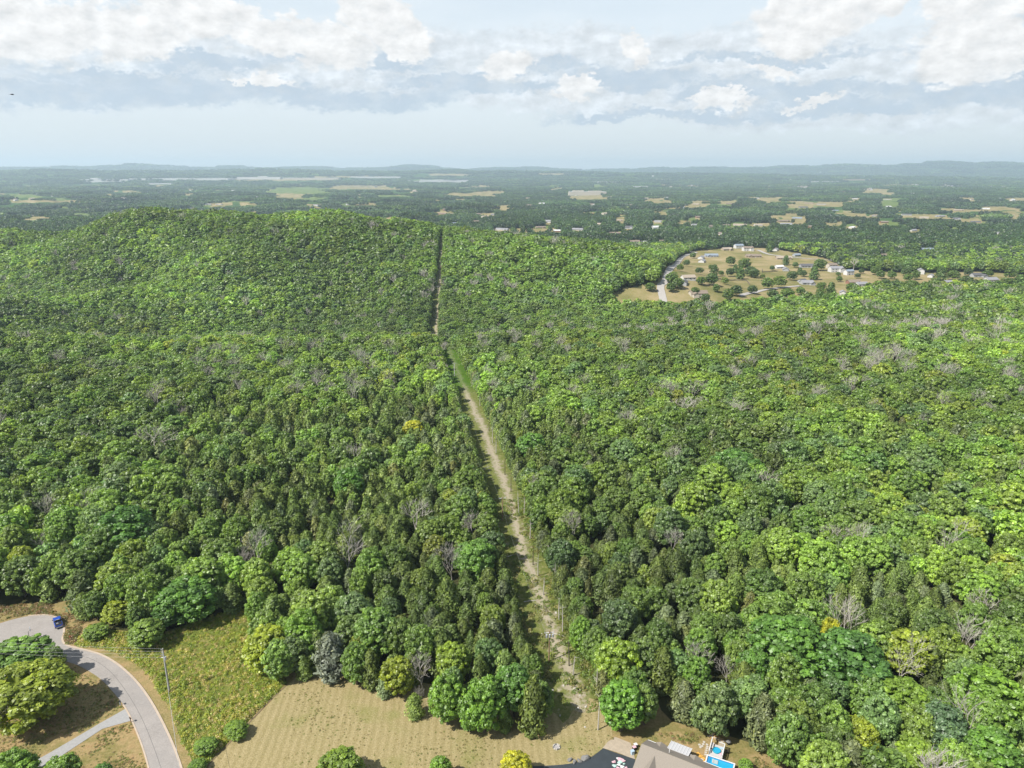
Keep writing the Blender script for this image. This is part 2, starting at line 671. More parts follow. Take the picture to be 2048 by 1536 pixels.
def trunk_mesh(name, seed, R, z_top, z_fork, r0, mat):
    rg = random.Random(seed)
    b = MB()
    lean = rg.uniform(-0.4, 0.4)
    b.tube([(0, 0, -0.6), (0.05, 0, z_fork * 0.5), (lean * 0.4, lean * 0.2, z_fork), (lean, lean * 0.5, z_top)], [r0 * 1.25, r0, r0 * 0.78, r0 * 0.16], 7)
    for k in range(6):
        a = k * 1.05 + rg.uniform(-0.3, 0.3)
        z = z_fork + (z_top - z_fork) * rg.uniform(0.0, 0.45)
        rr = R * rg.uniform(0.5, 0.8)
        b.tube([(lean * 0.4, lean * 0.2, z - 0.2), (math.cos(a) * rr * 0.5, math.sin(a) * rr * 0.5, z + rr * 0.42),
                (math.cos(a) * rr, math.sin(a) * rr, z + rr * 0.72)], [r0 * 0.5, r0 * 0.3, r0 * 0.1], 5)
    return b.mesh(name, mat)


def bare_mesh(name, seed, Hh, R, mat, thick=1.0, depth=4, trunk_only=False, fork=0.28):
    """leafless tree: trunk, limbs and a haze of twigs"""
    rg = random.Random(seed)
    b = MB()
    tips = []

    def grow(p, d, L, r, lev):
        d = d.normalized()
        p1 = p + d * L * 0.5 + Vector((rg.uniform(-1, 1), rg.uniform(-1, 1), rg.uniform(-.4, .6))) * L * 0.09
        d2 = (d + Vector((rg.uniform(-1, 1), rg.uniform(-1, 1), rg.uniform(-.2, .7))) * 0.22).normalized()
        p2 = p1 + d2 * L * 0.5
        b.tube([p, p1, p2], [r, r * 0.8, r * 0.58], 5 if lev < 2 else 3, cap=False)
        if lev >= depth:
            return
        n = rg.choice((3, 4)) if lev else rg.choice((4, 5, 6))
        for i in range(n):
            a = 2 * math.pi * (i + rg.uniform(-.25, .25)) / n
            side = d2.cross(Vector((0, 0, 1)) if abs(d2.z) < 0.92 else Vector((1, 0, 0))).normalized()
            up = d2.cross(side)
            sp = rg.uniform(0.45, 0.95) if lev else rg.uniform(0.4, 0.85) * R / (Hh * 0.35)
            nd = d2 + (side * math.cos(a) + up * math.sin(a)) * sp + Vector((0, 0, 0.18))
            q = p1.lerp(p2, rg.uniform(0.15, 1.0)) if i else p2
            grow(q, nd, L * rg.uniform(0.55, 0.78) if lev else Hh * rg.uniform(0.26, 0.38), max(r * 0.56, 0.022 * thick), lev + 1)

    if trunk_only:
        b.tube([(0, 0, -0.5), (0.1, 0.05, Hh * 0.5), (0.0, 0.15, Hh)], [0.2 * thick, 0.15 * thick, 0.05 * thick], 6)
        for k in range(5):
            z = Hh * rg.uniform(0.45, 0.97)
            a = rg.uniform(0, 6.28)
            L = rg.uniform(0.5, 1.5)
            b.tube([(0, 0.05, z), (math.cos(a) * L, math.sin(a) * L, z + L * 0.5)], [0.05 * thick, 0.02 * thick], 4)
    else:
        grow(Vector((0, 0, -0.5)), Vector((rg.uniform(-.1, .1), rg.uniform(-.1, .1), 1)), Hh * fork * 1.6, 0.17 * thick, 0)
    return b.mesh(name, mat)


# tints: the real colours of the leaves
BROAD_TINTS = [('deep green', (0.098, 0.168, 0.026), 4.2), ('mid green', (0.142, 0.238, 0.032), 8), ('blue-green', (0.122, 0.206, 0.050), 2.6),
               ('fresh green', (0.185, 0.286, 0.034), 6), ('yellow-green', (0.232, 0.304, 0.032), 1.7), ('yellow', (0.320, 0.330, 0.026), 0.10),
               ('rusty orange', (0.260, 0.200, 0.06), 0.02)]
CEDAR_TINTS = [('olive green', (0.122, 0.178, 0.034), 6), ('dark olive', (0.096, 0.144, 0.030), 4.0), ('brownish olive', (0.138, 0.164, 0.042), 0.4), ('grey-green', (0.130, 0.170, 0.062), 1.6)]
DEAD_TINT = ('grey', (0.4, 0.38, 0.34), 1)


def pick_tint(pal, r):
    w = np.array([p[2] for p in pal], float)
    k = int(np.searchsorted(np.cumsum(w) / w.sum(), r))
    k = min(k, len(pal) - 1)
    j = rng.uniform(0.80, 1.2)
    return k, tuple(float(np.clip(c * j * rng.uniform(0.94, 1.06), 0, 1)) for c in pal[k][1])


# prototypes at three levels of detail; a crown of radius 5 and height 14 (broadleaf), radius 2.3 and height 9.5 (cedar)
B_HI, B_MID, B_LOW, C_HI, C_MID, C_LOW, D_HI, D_MID, D_LOW = ([] for _ in range(9))
TR_B, TR_C = [], []
for s in range(8):
    R_, zt = 5.0 * (0.92 + 0.03 * s), 13.0 + 0.45 * ((s * 3) % 5)
    V, L = crown_broad(100 + s, R_, 0.5 + 0.35 * (s % 3), zt, 118, 84, 0.27, 0.34)
    B_HI.append(quads_mesh('crown', V, L, M_LEAF))
    TR_B.append(trunk_mesh('trunk', s, R_, zt - 2.0, 4.0, 0.26, M_BARK))
    V, L = crown_broad(200 + s, R_, 1.0, zt, 66, 30, 0.48, 0.26)
    B_MID.append(quads_mesh('broad_mid_%02d' % s, V, L, M_LEAF))
    V, L = crown_broad(300 + s, R_, 1.0, zt, 32, 11, 0.95)
    B_LOW.append(quads_mesh('broad_low_%02d' % s, V, L, M_LEAF))
for s in range(6):
    R_, zt, bl = 2.3 * (0.85 + 0.06 * s), 9.5 + 0.5 * (s % 3), (0.36, 0.44, 0.56, 0.40, 0.48, 0.32)[s]
    V, L = crown_cedar(400 + s, R_, 0.3, zt, 1900, 0.30, bl)
    C_HI.append(quads_mesh('crown', V, L, M_NEEDLE))
    b = MB()
    b.tube([(0, 0, -0.5), (0.04, 0.02, zt * 0.5), (0, 0, zt * 0.92)], [0.2, 0.13, 0.03], 6)
    TR_C.append(b.mesh('trunk', M_BARK))
    V, L = crown_cedar(500 + s, R_, 0.3, zt, 620, 0.50, bl)
    C_MID.append(quads_mesh('cedar_mid_%02d' % s, V, L, M_NEEDLE))
    V, L = crown_cedar(600 + s, R_, 0.3, zt, 200, 0.85, bl)
    C_LOW.append(quads_mesh('cedar_low_%02d' % s, V, L, M_NEEDLE))
for s in range(6):
    D_HI.append(bare_mesh('bare_branches', 700 + s, 11.5, 3.6, M_DEAD, 1.0, 4, fork=0.22 + 0.03 * (s % 3)))
    D_MID.append(bare_mesh('bare_mid_%02d' % s, 720 + s, 12.5, 4.0, M_DEAD, 1.7, 4))
    D_LOW.append(bare_mesh('bare_low_%02d' % s, 740 + s, 13.5, 4.6, M_DEAD, 2.6, 3))


# a clump of far woodland: several rough crowns on one patch of ground
def wood_patch(seed, half, ntree, leaf, per):
    rg = np.random.default_rng(seed)
    Vs, Ls = [], []
    for k in range(ntree):
        x, y = rg.uniform(-half, half, 2)
        V, L = crown_broad(seed * 91 + k, rg.uniform(5.0, 8.0), 0.0, rg.uniform(11, 17), 12, per, leaf)
        Vs.append(V + (x, y, 0))
        Ls.append(np.clip(L + rg.uniform(-0.3, 0.3), 0, 1))
    return np.concatenate(Vs), np.concatenate(Ls)


PATCH = []
for s in range(5):
    V, L = wood_patch(800 + s, 38, 26, 2.3, 4)
    PATCH.append(quads_mesh('wood_patch_%02d' % s, V, L, M_FARWOOD))


def gn_scatter(name, P, vi, rot, scl, tint, protos, kind='stuff'):
    """ONE object: points that carry the prototypes of a mass of plants"""
    me = bpy.data.meshes.new(name)
    me.vertices.add(len(P))
    me.vertices.foreach_set('co', np.asarray(P, np.float32).ravel())
    for an, typ, data, key in (('vi', 'INT', vi, 'value'), ('rz', 'FLOAT', rot, 'value'), ('scl', 'FLOAT_VECTOR', scl, 'vector'), ('tint', 'FLOAT_VECTOR', tint, 'vector')):
        a = me.attributes.new(an, typ, 'POINT')
        a.data.foreach_set(key, np.asarray(data, np.int32 if typ == 'INT' else np.float32).ravel())
    o = obj(name, me)
    c = bpy.data.collections.new(name + ' shapes')
    for i, pm in enumerate(protos):
        po = bpy.data.objects.new('%s_shape_%03d' % (name, i), pm)
        c.objects.link(po)
    g = bpy.data.node_groups.new(name + ' scatter', 'GeometryNodeTree')
    g.interface.new_socket('Geometry', in_out='INPUT', socket_type='NodeSocketGeometry')
    g.interface.new_socket('Geometry', in_out='OUTPUT', socket_type='NodeSocketGeometry')
    nd, lk = g.nodes, g.links
    gi, go = nd.new('NodeGroupInput'), nd.new('NodeGroupOutput')
    ci = nd.new('GeometryNodeCollectionInfo')
    ci.inputs['Collection'].default_value = c
    ci.inputs['Separate Children'].default_value = True
    ci.inputs['Reset Children'].default_value = True
    ip = nd.new('GeometryNodeInstanceOnPoints')
    ip.inputs['Pick Instance'].default_value = True

    def attr(nm, typ):
        q = nd.new('GeometryNodeInputNamedAttribute')
        q.data_type = typ
        q.inputs[0].default_value = nm
        return q.outputs[0]
    lk.new(gi.outputs[0], ip.inputs['Points'])
    lk.new(ci.outputs[0], ip.inputs['Instance'])
    lk.new(attr('vi', 'INT'), ip.inputs['Instance Index'])
    cx = nd.new('ShaderNodeCombineXYZ')
    lk.new(attr('rz', 'FLOAT'), cx.inputs[2])
    er = nd.new('FunctionNodeEulerToRotation')
    lk.new(cx.outputs[0], er.inputs[0])
    lk.new(er.outputs[0], ip.inputs['Rotation'])
    lk.new(attr('scl', 'FLOAT_VECTOR'), ip.inputs['Scale'])
    lk.new(ip.outputs[0], go.inputs[0])
    md = o.modifiers.new('scatter', 'NODES')
    md.node_group = g
    tag(o, kind=kind)
    return o


# ------------------------------------------------------------------ plan of the place
def G(*pts):
    """ground points under a list of photograph pixels"""
    return [at(px, py)[:2] for px, py in pts]


# centre line of the cleared strip (plan), half width 7.5 m
STRIP = np.array([(17.0, 118.0), (13.8, 140.0), (8.3, 173.0), (2.2, 208.0), (-2.4, 247.0), (-16.0, 330.0), (-30.5, 409.0), (-46.0, 490.0), (-73.0, 640.0), (-80.0, 740.0), (-86.0, 850.0), (-98.0, 1010.0), (-106.0, 1120.0)])
STRIP_HW = 6.9


def strip_hw(y):
    return np.interp(y, [600, 780], [STRIP_HW, 5.2])


def strip_uv(x, y):
    """signed distance from the strip's centre line, and whether it runs there"""
    x, y = np.asarray(x, float), np.asarray(y, float)
    cx = np.interp(y, STRIP[:, 1], STRIP[:, 0])
    k = np.interp(y, [118, 500, 760, 1120], [0.165, 0.17, 0.08, 0.075])
    u = (x - cx) / np.sqrt(1 + k * k)
    return np.where((y > STRIP[0, 1]) & (y < STRIP[-1, 1]), u, 999.0)


OPEN_FG = G((-500, 1222), (0, 1215), (100, 1205), (150, 1203), (168, 1238), (240, 1272), (330, 1275), (420, 1240), (520, 1217), (505, 1290), (560, 1366), (600, 1356),
            (660, 1368), (700, 1388), (790, 1412), (830, 1436), (930, 1482), (1080, 1478), (1090, 1440), (1200, 1440), (1212, 1470), (1240, 1478),
            (1290, 1455), (1306, 1405), (1330, 1415), (1350, 1450), (1400, 1470), (1500, 1498), (1560, 1540), (1640, 1600), (1760, 1750), (1700, 2600), (-500, 2600))
SETTLE = G((1190, 616), (1213, 594), (1240, 580), (1300, 571), (1325, 552), (1350, 522), (1385, 503), (1480, 493), (1560, 500), (1650, 516), (1700, 541), (1850, 546), (1960, 543), (2120, 556), (2120, 588),
           (1900, 588), (1760, 588), (1700, 600), (1640, 612), (1560, 618), (1480, 622), (1330, 625), (1240, 622))

# pale fields in the far country: px, py, half width, half height, hue
FIELDS = [(595, 381, 62, 6, 'green'), (578, 391, 52, 5, 'tan'), (720, 375, 60, 4, 'tan'), (50, 392, 50, 4, 'green'), (85, 436, 32, 6, 'tan'), (170, 428, 38, 3, 'green'),
          (100, 403, 90, 2.5, 'tan'), (425, 408, 26, 3, 'tan'), (500, 408, 24, 3, 'tan'), (970, 387, 38, 5, 'tan'), (1006, 414, 32, 4, 'tan'), (790, 392, 40, 2, 'green'),
          (740, 408, 40, 3, 'tan'), (890, 426, 26, 4, 'tan'), (975, 430, 22, 4, 'tan'), (1060, 461, 60, 4, 'tan'), (1178, 395, 60, 4, 'tan'), (1390, 408, 34, 6, 'tan'),
          (1460, 405, 26, 4, 'tan'), (1540, 400, 28, 5, 'tan'), (1600, 410, 40, 7, 'tan'), (1670, 408, 40, 5, 'tan'), (1785, 408, 40, 5, 'green'), (1590, 440, 34, 8, 'tan'),
          (1665, 447, 26, 6, 'tan'), (1480, 450, 26, 5, 'green'), (1520, 449, 20, 3, 'tan'), (1795, 447, 30, 5, 'green'), (1830, 432, 50, 4, 'tan'), (1935, 443, 40, 6, 'tan'),
          (1900, 420, 26, 3, 'tan'), (1240, 440, 14, 6, 'tan'), (930, 388, 44, 3, 'tan'), (570, 359, 110, 3, 'tan'), (880, 362, 70, 3, 'grey'),
          (2000, 416, 40, 3, 'tan'), (2030, 433, 30, 5, 'tan'), (455, 408, 14, 2.5, 'tan'), (900, 350, 40, 2, 'tan'), (1100, 348, 40, 1.5, 'tan'), (700, 354, 70, 1.5, 'tan'),
          (1930, 520, 60, 2.5, 'tan'), (1440, 432, 18, 3, 'tan'), (1710, 430, 26, 4, 'tan'), (1370, 445, 20, 4, 'tan'), (780, 436, 22, 4, 'tan'), (1330, 427, 16, 3, 'tan')]


LAWNS = [(1005, 461, 26), (1081, 456, 20), (1114, 464, 18), (1156, 461, 16), (1606, 415, 44), (1643, 409, 34), (1567, 444, 40), (1594, 437, 22), (1516, 451, 22), (1768, 446, 26), (1813, 431, 32), (1848, 437, 26), (1880, 434, 30),
         (1950, 446, 34), (1968, 419, 40), (1917, 422, 30), (1775, 400, 34), (1710, 399, 24), (2018, 433, 28), (1461, 408, 32), (1392, 410, 26), (1751, 433, 20), (1671, 423, 22), (1704, 456, 20), (1826, 462, 22), (1239, 442, 18), (1316, 444, 20),
         (632, 411, 26), (697, 410, 20), (777, 444, 16), (1179, 428, 18), (1121, 414, 22), (1512, 397, 24), (1946, 399, 28), (416, 409, 20)]
FIELDS += [(a, b, c, 3.6, ('tan', 'green', 'tan')[i % 3]) for i, (a, b, c) in enumerate(LAWNS)]


def field_mask(px, py):
    """0..1 openness and hue (0 tan, 1 green, 2 grey) by the far fields"""
    o = np.zeros(np.shape(px))
    hue = np.zeros(np.shape(px))
    for (fx, fy, rx, ry, h) in FIELDS:
        rx = rx * (0.8 if fy > 384 else 1.0)
        d = np.maximum(np.abs(px - fx) / rx, np.abs(py - fy) / ry)
        d = d + (vnoise(px, py * 6, 14, 77) - 0.5) * 0.5
        m = sstep(1.12, 0.92, d)
        hue = np.where(m > o, {'tan': 0.0, 'green': 1.0, 'grey': 2.0}[h], hue)
        o = np.maximum(o, m)
    # scattered small openings, stretched as seen at this low angle
    n = fbm(px, py * 9.0, 46, 211, 3)
    th = 0.676 - 0.026 * sstep(1150, 1500, px) * sstep(384, 396, py)
    m = sstep(th, th + 0.02, n) * sstep(366, 372, py) * (1 - sstep(462, 472, py))
    hue = np.where((m > o), (vnoise(px, py * 4, 90, 212) > 0.62) * 1.0, hue)
    return np.maximum(o, m), hue


# ------------------------------------------------------------------ the ground
def build_ground():
    az = np.radians(np.concatenate([np.arange(-180, -52, 4), np.arange(-52, 52, 0.25), np.arange(52, 181, 4)]))
    az[-1] = math.pi
    r = np.concatenate([[2.0], np.geomspace(12, 300, 70)[:-1], np.geomspace(300, 38000, 330)])
    A, Rr = np.meshgrid(az, r)
    X, Y = Rr * np.sin(A), Rr * np.cos(A)
    Z = height(X, Y)
    V = np.stack([X.ravel(), Y.ravel(), Z.ravel()], 1)
    na, nr = len(az), len(r)
    i = np.arange(nr - 1)[:, None] * na + np.arange(na - 1)[None, :]
    F = np.stack([i, i + 1, i + na + 1, i + na], -1).reshape(-1, 4)[:, ::-1]
    px, py, dep = project(V[:, 0], V[:, 1], V[:, 2])
    o, hue = field_mask(px, py)
    far = (V[:, 1] > 1150)
    o = np.where(far, o, 0)
    st = inpoly(V[:, 0], V[:, 1], SETTLE)
    o = np.maximum(o, st * 1.0)
    hue = np.where(st, 0.0, hue)

    m, N, out = new_mat('ground')
    nd = m.node_tree.nodes
    p = nd.new('ShaderNodeBsdfDiffuse')
    N.link(p.outputs[0], out.inputs[0])
    tc = nd.new('ShaderNodeTexCoord')
    pos = tc.outputs['Object']
    at1 = nd.new('ShaderNodeAttribute')
    at1.attribute_name = 'open_land'
    at2 = nd.new('ShaderNodeAttribute')
    at2.attribute_name = 'hue'
    litter = N.ramp(N.noise(pos, 0.35, 6.0, 0.65), [(0.25, (0.022, 0.026, 0.010)), (0.55, (0.050, 0.052, 0.022)), (0.8, (0.085, 0.070, 0.040))])
    canopy = N.ramp(N.noise(pos, 0.012, 6.0, 0.7), [(0.3, (0.022, 0.050, 0.016)), (0.6, (0.045, 0.085, 0.022)), (0.8, (0.07, 0.11, 0.03))])
    ln = N.vmath('LENGTH', pos)
    base = N.mix(N.maprange(ln, 1300.0, 3000.0), litter, canopy)
    n = N.noise(pos, 0.021, 6.0, 0.62)
    tan = N.ramp(n, [(0.28, (0.19, 0.21, 0.075)), (0.46, (0.34, 0.30, 0.14)), (0.6, (0.47, 0.38, 0.22)), (0.75, (0.56, 0.47, 0.31))])
    grn = N.ramp(n, [(0.25, (0.12, 0.19, 0.05)), (0.6, (0.22, 0.29, 0.09)), (0.8, (0.34, 0.33, 0.14))])
    gry = N.ramp(n, [(0.3, (0.25, 0.26, 0.27)), (0.7, (0.6, 0.6, 0.6))])
    fld = N.mix(N.maprange(at2.outputs['Fac'], 0.4, 0.6), tan, grn)
    fld = N.mix(N.maprange(at2.outputs['Fac'], 1.4, 1.6), fld, gry)
    N.link(N.mix(N.maprange(at1.outputs['Fac'], 0.35, 0.65), base, N.vmath('MULTIPLY', fld, (0.50, 0.50, 0.475))), p.inputs[0])
    me = np_mesh('ground', V, F, m, {'open_land': ('FLOAT', 'POINT', o), 'hue': ('FLOAT', 'POINT', hue)}, smooth=True)
    tag(obj('ground', me), kind='structure')


# ------------------------------------------------------------------ sheets of the foreground
def smooth_line(pts, n=6):
    pts = [np.array(p, float) for p in pts]
    out = []
    for i in range(len(pts) - 1):
        p0, p1, p2, p3 = pts[max(i - 1, 0)], pts[i], pts[i + 1], pts[min(i + 2, len(pts) - 1)]
        for k in range(n):
            t = k / n
            out.append(0.5 * (2 * p1 + (p2 - p0) * t + (2 * p0 - 5 * p1 + 4 * p2 - p3) * t * t + (3 * p1 - p0 - 3 * p2 + p3) * t ** 3))
    out.append(pts[-1])
    return out


def rag(poly, step, amp, seed):
    """uneven edge for grass and soil"""
    out = []
    n = len(poly)
    k = 0
    for i in range(n):
        a, b = np.array(poly[i][:2], float), np.array(poly[(i + 1) % n][:2], float)
        L = np.linalg.norm(b - a)
        m = max(1, int(L / step))
        nrm = np.array((-(b - a)[1], (b - a)[0])) / max(L, 1e-6)
        for j in range(m):
            q = a + (b - a) * j / m
            k += 1
            out.append(q + nrm * (float(vnoise(np.array([k * 0.61]), np.array([seed * 3.3]), 1.0, seed)[0]) - 0.5) * amp)
    return out


def sheet(name, poly, z, mat, kind='structure'):
    bm = bmesh.new()
    vs = [bm.verts.new((float(p[0]), float(p[1]), z)) for p in poly]
    f = bm.faces.new(vs)
    f.normal_update()
    if f.normal.z < 0:
        f.normal_flip()
    bmesh.ops.triangulate(bm, faces=[f])
    me = bpy.data.meshes.new(name)
    bm.to_mesh(me)
    bm.free()
    me.materials.append(mat)
    return tag(obj(name, me), kind=kind)


def sweep(name, line, w, h, mat, z=0.0, kind='structure'):
    """a low kerb that follows a line"""
    b = MB()
    P = [np.array(p[:2], float) for p in line]
    ring = []
    for i, p in enumerate(P):
        d = P[min(i + 1, len(P) - 1)] - P[max(i - 1, 0)]
        nn = np.array((-d[1], d[0])) / max(np.linalg.norm(d), 1e-6) * w / 2
        ring.append([(*(p - nn), z - 0.1), (*(p - nn), z + h), (*(p + nn), z + h), (*(p + nn), z - 0.1)])
    vs = [q for r in ring for q in r]
    fs = []
    for i in range(len(P) - 1):
        for k in range(3):
            fs.append((i * 4 + k, i * 4 + k + 1, i * 4 + 4 + k + 1, i * 4 + 4 + k))
    b.add(vs, fs)
    return tag(b.build(name, mat), kind=kind)


def c_hay(N, pos):
    s = N.sep(pos)
    # mowing lines run almost straight away from the viewer
    w = N.noise(pos, 0.08, 3.0, 0.5)
    xx = N.math('ADD', N.math('MULTIPLY_ADD', s[1], 0.045, s[0]), N.math('MULTIPLY', w, 0.5))
    st = N.math('SINE', N.math('MULTIPLY', xx, 2 * math.pi / 1.75))
    st = N.maprange(N.math('ADD', st, N.math('MULTIPLY', N.math('SUBTRACT', N.math('MULTIPLY_ADD', N.noise(N.vmath('MULTIPLY', pos, (1.6, 0.22, 1.0)), 1.0, 5.0, 0.65), 0.7, N.math('MULTIPLY', N.noise(pos, 2.2, 3.0, 0.6), 0.3)), 0.5), 6.5)), -2.0, 2.0)
    big = N.noise(pos, 0.07, 4.0, 0.6)
    gn = N.maprange(N.noise(N.vmath('ADD', pos, (31, 7, 0)), 0.11, 5.0, 0.6), 0.50, 0.72)
    a = N.mix(big, (0.255, 0.228, 0.082), (0.39, 0.30, 0.125))
    b = N.mix(big, (0.48, 0.40, 0.195), (0.61, 0.49, 0.265))
    c = N.mix(N.math('MULTIPLY_ADD', st, 0.72, 0.14), a, b)
    c = N.mix(N.math('MULTIPLY', gn, 0.75), c, (0.25, 0.275, 0.055))
    fine = N.noise(pos, 2.6, 5.0, 0.7)
    return N.mix(0.42, c, N.ramp(fine, [(0.3, (0.13, 0.115, 0.05)), (0.52, (0.37, 0.31, 0.16)), (0.75, (0.66, 0.57, 0.38))]))


def c_lot(N, pos):
    n = N.noise(pos, 0.16, 6.0, 0.68)
    c = N.ramp(n, [(0.28, (0.085, 0.13, 0.020)), (0.45, (0.15, 0.185, 0.030)), (0.58, (0.30, 0.25, 0.085)), (0.75, (0.44, 0.33, 0.16))])
    f = N.noise(pos, 1.6, 5.0, 0.7)
    return N.mix(0.45, c, N.ramp(f, [(0.3, (0.09, 0.13, 0.02)), (0.55, (0.24, 0.26, 0.06)), (0.78, (0.46, 0.41, 0.20))]))


def c_dry(N, pos):
    n = N.noise(pos, 0.22, 6.0, 0.66)
    c = N.ramp(n, [(0.28, (0.17, 0.175, 0.040)), (0.46, (0.32, 0.265, 0.10)), (0.62, (0.47, 0.33, 0.155)), (0.8, (0.52, 0.30, 0.155))])
    f = N.noise(pos, 1.9, 5.0, 0.7)
    return N.mix(0.42, c, N.ramp(f, [(0.3, (0.13, 0.11, 0.04)), (0.55, (0.36, 0.28, 0.14)), (0.78, (0.62, 0.49, 0.30))]))


def c_lawn(N, pos):
    n = N.noise(pos, 0.15, 6.0, 0.66)
    c = N.ramp(n, [(0.30, (0.13, 0.17, 0.030)), (0.44, (0.30, 0.25, 0.085)), (0.54, (0.50, 0.35, 0.17)), (0.68, (0.58, 0.34, 0.18))])
    f = N.noise(pos, 1.7, 5.0, 0.7)
    return N.mix(0.45, c, N.ramp(f, [(0.3, (0.11, 0.105, 0.035)), (0.55, (0.32, 0.27, 0.12)), (0.78, (0.58, 0.46, 0.27))]))


def c_road(N, pos):
    n = N.noise(pos, 0.22, 5.0, 0.6)
    c = N.ramp(n, [(0.25, (0.345, 0.315, 0.29)), (0.55, (0.43, 0.395, 0.365)), (0.8, (0.50, 0.45, 0.405))])
    f = N.noise(pos, 3.2, 4.0, 0.7)
    c = N.mix(0.35, c, N.ramp(f, [(0.3, (0.24, 0.22, 0.20)), (0.7, (0.56, 0.52, 0.48))]))
    pt = N.maprange(N.noise(N.vmath('ADD', pos, (5, 3, 0)), 0.055, 2.0, 0.4), 0.52, 0.56)
    c = N.mix(N.math('MULTIPLY', pt, 0.22), c, (0.30, 0.285, 0.27))
    sp = N.maprange(N.noise(pos, 0.8, 3.0, 0.6), 0.64, 0.72)
    c = N.mix(N.math('MULTIPLY', sp, 0.30), c, (0.24, 0.225, 0.21))
    cr = N.maprange(N.math('ABSOLUTE', N.math('SUBTRACT', N.noise(N.vmath('MULTIPLY', pos, (1, 1, 1)), 0.13, 3.0, 0.5), 0.5)), 0.0, 0.004, 1.0, 0.0)
    return N.mix(N.math('MULTIPLY', cr, 0.35), c, (0.24, 0.22, 0.20))


M_HAY = surf('mown_hay', build=c_hay, rough=0.95, spec=0.1, bump=0.12, bscale=3.0)
M_LOT = surf('weedy_soil', build=c_lot, rough=0.95, spec=0.1, bump=0.2, bscale=2.0)
M_DRY = surf('dry_grass', build=c_dry, rough=0.95, spec=0.1, bump=0.12, bscale=2.4)
M_LAWN = surf('thin_lawn', build=c_lawn, rough=0.95, spec=0.1, bump=0.12, bscale=2.4)
M_ROAD = surf('worn_asphalt', build=c_road, rough=0.9, spec=0.2)
M_KERB = surf('kerb_concrete', (0.60, 0.49, 0.38), var=0.22, scale=0.7)
M_DRIVE = surf('grey_gravel', (0.42, 0.415, 0.405), var=0.22, scale=2.0)
M_BLACKTOP = surf('black_sealed_asphalt', (0.050, 0.062, 0.072), var=0.35, scale=0.35, rough=0.6, spec=0.4)
M_GRAVEL = surf('pale_gravel', (0.50, 0.42, 0.32), var=0.3, scale=1.4)

# dry yard and verge under everything, then the lots on it
sheet('dry_yard', rag(G((-400, 1224), (0, 1217), (100, 1207), (150, 1205), (175, 1232), (250, 1268), (330, 1270), (520, 1212), (515, 1300), (600, 1345), (700, 1370), (950, 1440), (1085, 1425),
                        (1200, 1425), (1290, 1440), (1310, 1398), (1345, 1440), (1500, 1490), (1580, 1536), (1700, 1600), (1700, 1900), (-400, 1900)), 3.0, 1.6, 3), 0.02, M_LAWN)
sheet('scrub_lot', rag(G((150, 1290), (180, 1250), (250, 1262), (330, 1262), (430, 1230), (520, 1205), (530, 1300), (575, 1366), (500, 1440), (404, 1540), (385, 1536), (362, 1478), (345, 1425), (300, 1352), (262, 1318), (215, 1297)), 2.0, 0.8, 5), 0.04, M_LOT)
sheet('roadside_verge', rag(G((300, 1385), (318, 1378), (345, 1425), (362, 1478), (388, 1534), (400, 1580), (372, 1580), (345, 1490), (325, 1440)), 2.0, 0.5, 6), 0.06, M_DRY)
sheet('verge_bank', rag(G((-200, 1222), (0, 1212), (100, 1203), (150, 1200), (172, 1235), (150, 1290), (133, 1292), (118, 1280), (128, 1250), (116, 1236), (60, 1231), (0, 1246), (-200, 1262)), 2.0, 0.8, 7), 0.05, M_DRY)
HAY_POLY = G((577, 1368), (600, 1345), (640, 1335), (900, 1375), (1060, 1375), (1200, 1372), (1225, 1430), (1225, 1472), (1203, 1500), (1150, 1530), (1060, 1545), (1000, 1700), (250, 1700), (404, 1541))
sheet('mown_field', rag(HAY_POLY, 2.5, 0.7, 8), 0.06, M_HAY)
M_BROWNEDGE = surf('cut_edge_soil', (0.20, 0.155, 0.085), var=0.35, scale=1.2)
sweep('field_edge', smooth_line(G((577, 1368), (540, 1402), (487, 1458), (440, 1506), (402, 1546)), 5), 0.35, 0.075, M_BROWNEDGE)

R_EDGE = smooth_line(G((0, 1247), (35, 1237), (70, 1231), (100, 1231), (118, 1238), (127, 1250), (128, 1266), (125, 1280), (134, 1291), (165, 1299), (200, 1309), (230, 1325), (256, 1346), (277, 1368), (297, 1395), (316, 1427),
                         (335, 1465), (351, 1502), (364, 1540), (376, 1580), (388, 1640)), 5)
L_EDGE = smooth_line(G((315, 1640), (305, 1580), (297, 1536), (284, 1492), (265, 1444), (251, 1417), (236, 1396), (205, 1362), (178, 1343), (150, 1329), (113, 1320), (60, 1325), (0, 1318), (-60, 1300), (-110, 1270), (-60, 1252), (0, 1247)), 5)
sheet('road', R_EDGE + L_EDGE[:-1], 0.09, M_ROAD)
sweep('kerb', R_EDGE[8:], 0.45, 0.17, M_KERB)
sweep('kerb', L_EDGE[:28], 0.32, 0.15, M_KERB)
sheet('gravel_driveway', G((251, 1418), (205, 1444), (103, 1504), (56, 1530), (0, 1560), (30, 1580), (82, 1536), (123, 1512), (205, 1458), (265, 1441)), 0.075, M_DRIVE)
# long cracks along the road, sealed dark
M_SEAL = surf('crack_filler', (0.20, 0.19, 0.18), var=0.3)
sweep('road_seam', smooth_line(G((140, 1303), (190, 1322), (225, 1348), (258, 1392), (285, 1440), (305, 1488), (322, 1536), (338, 1590)), 6), 0.09, 0.095, M_SEAL)

sheet('black_driveway', smooth_line(G((1060, 1533), (1110, 1531), (1150, 1526), (1180, 1516), (1206, 1497)), 5) + G((1270, 1519), (1280, 1600), (1060, 1640)), 0.085, M_BLACKTOP)
sheet('gravel_pad', rag(G((1206, 1497), (1217, 1484), (1230, 1475), (1262, 1486), (1268, 1500), (1270, 1519)), 1.2, 0.5, 9), 0.08, M_GRAVEL)


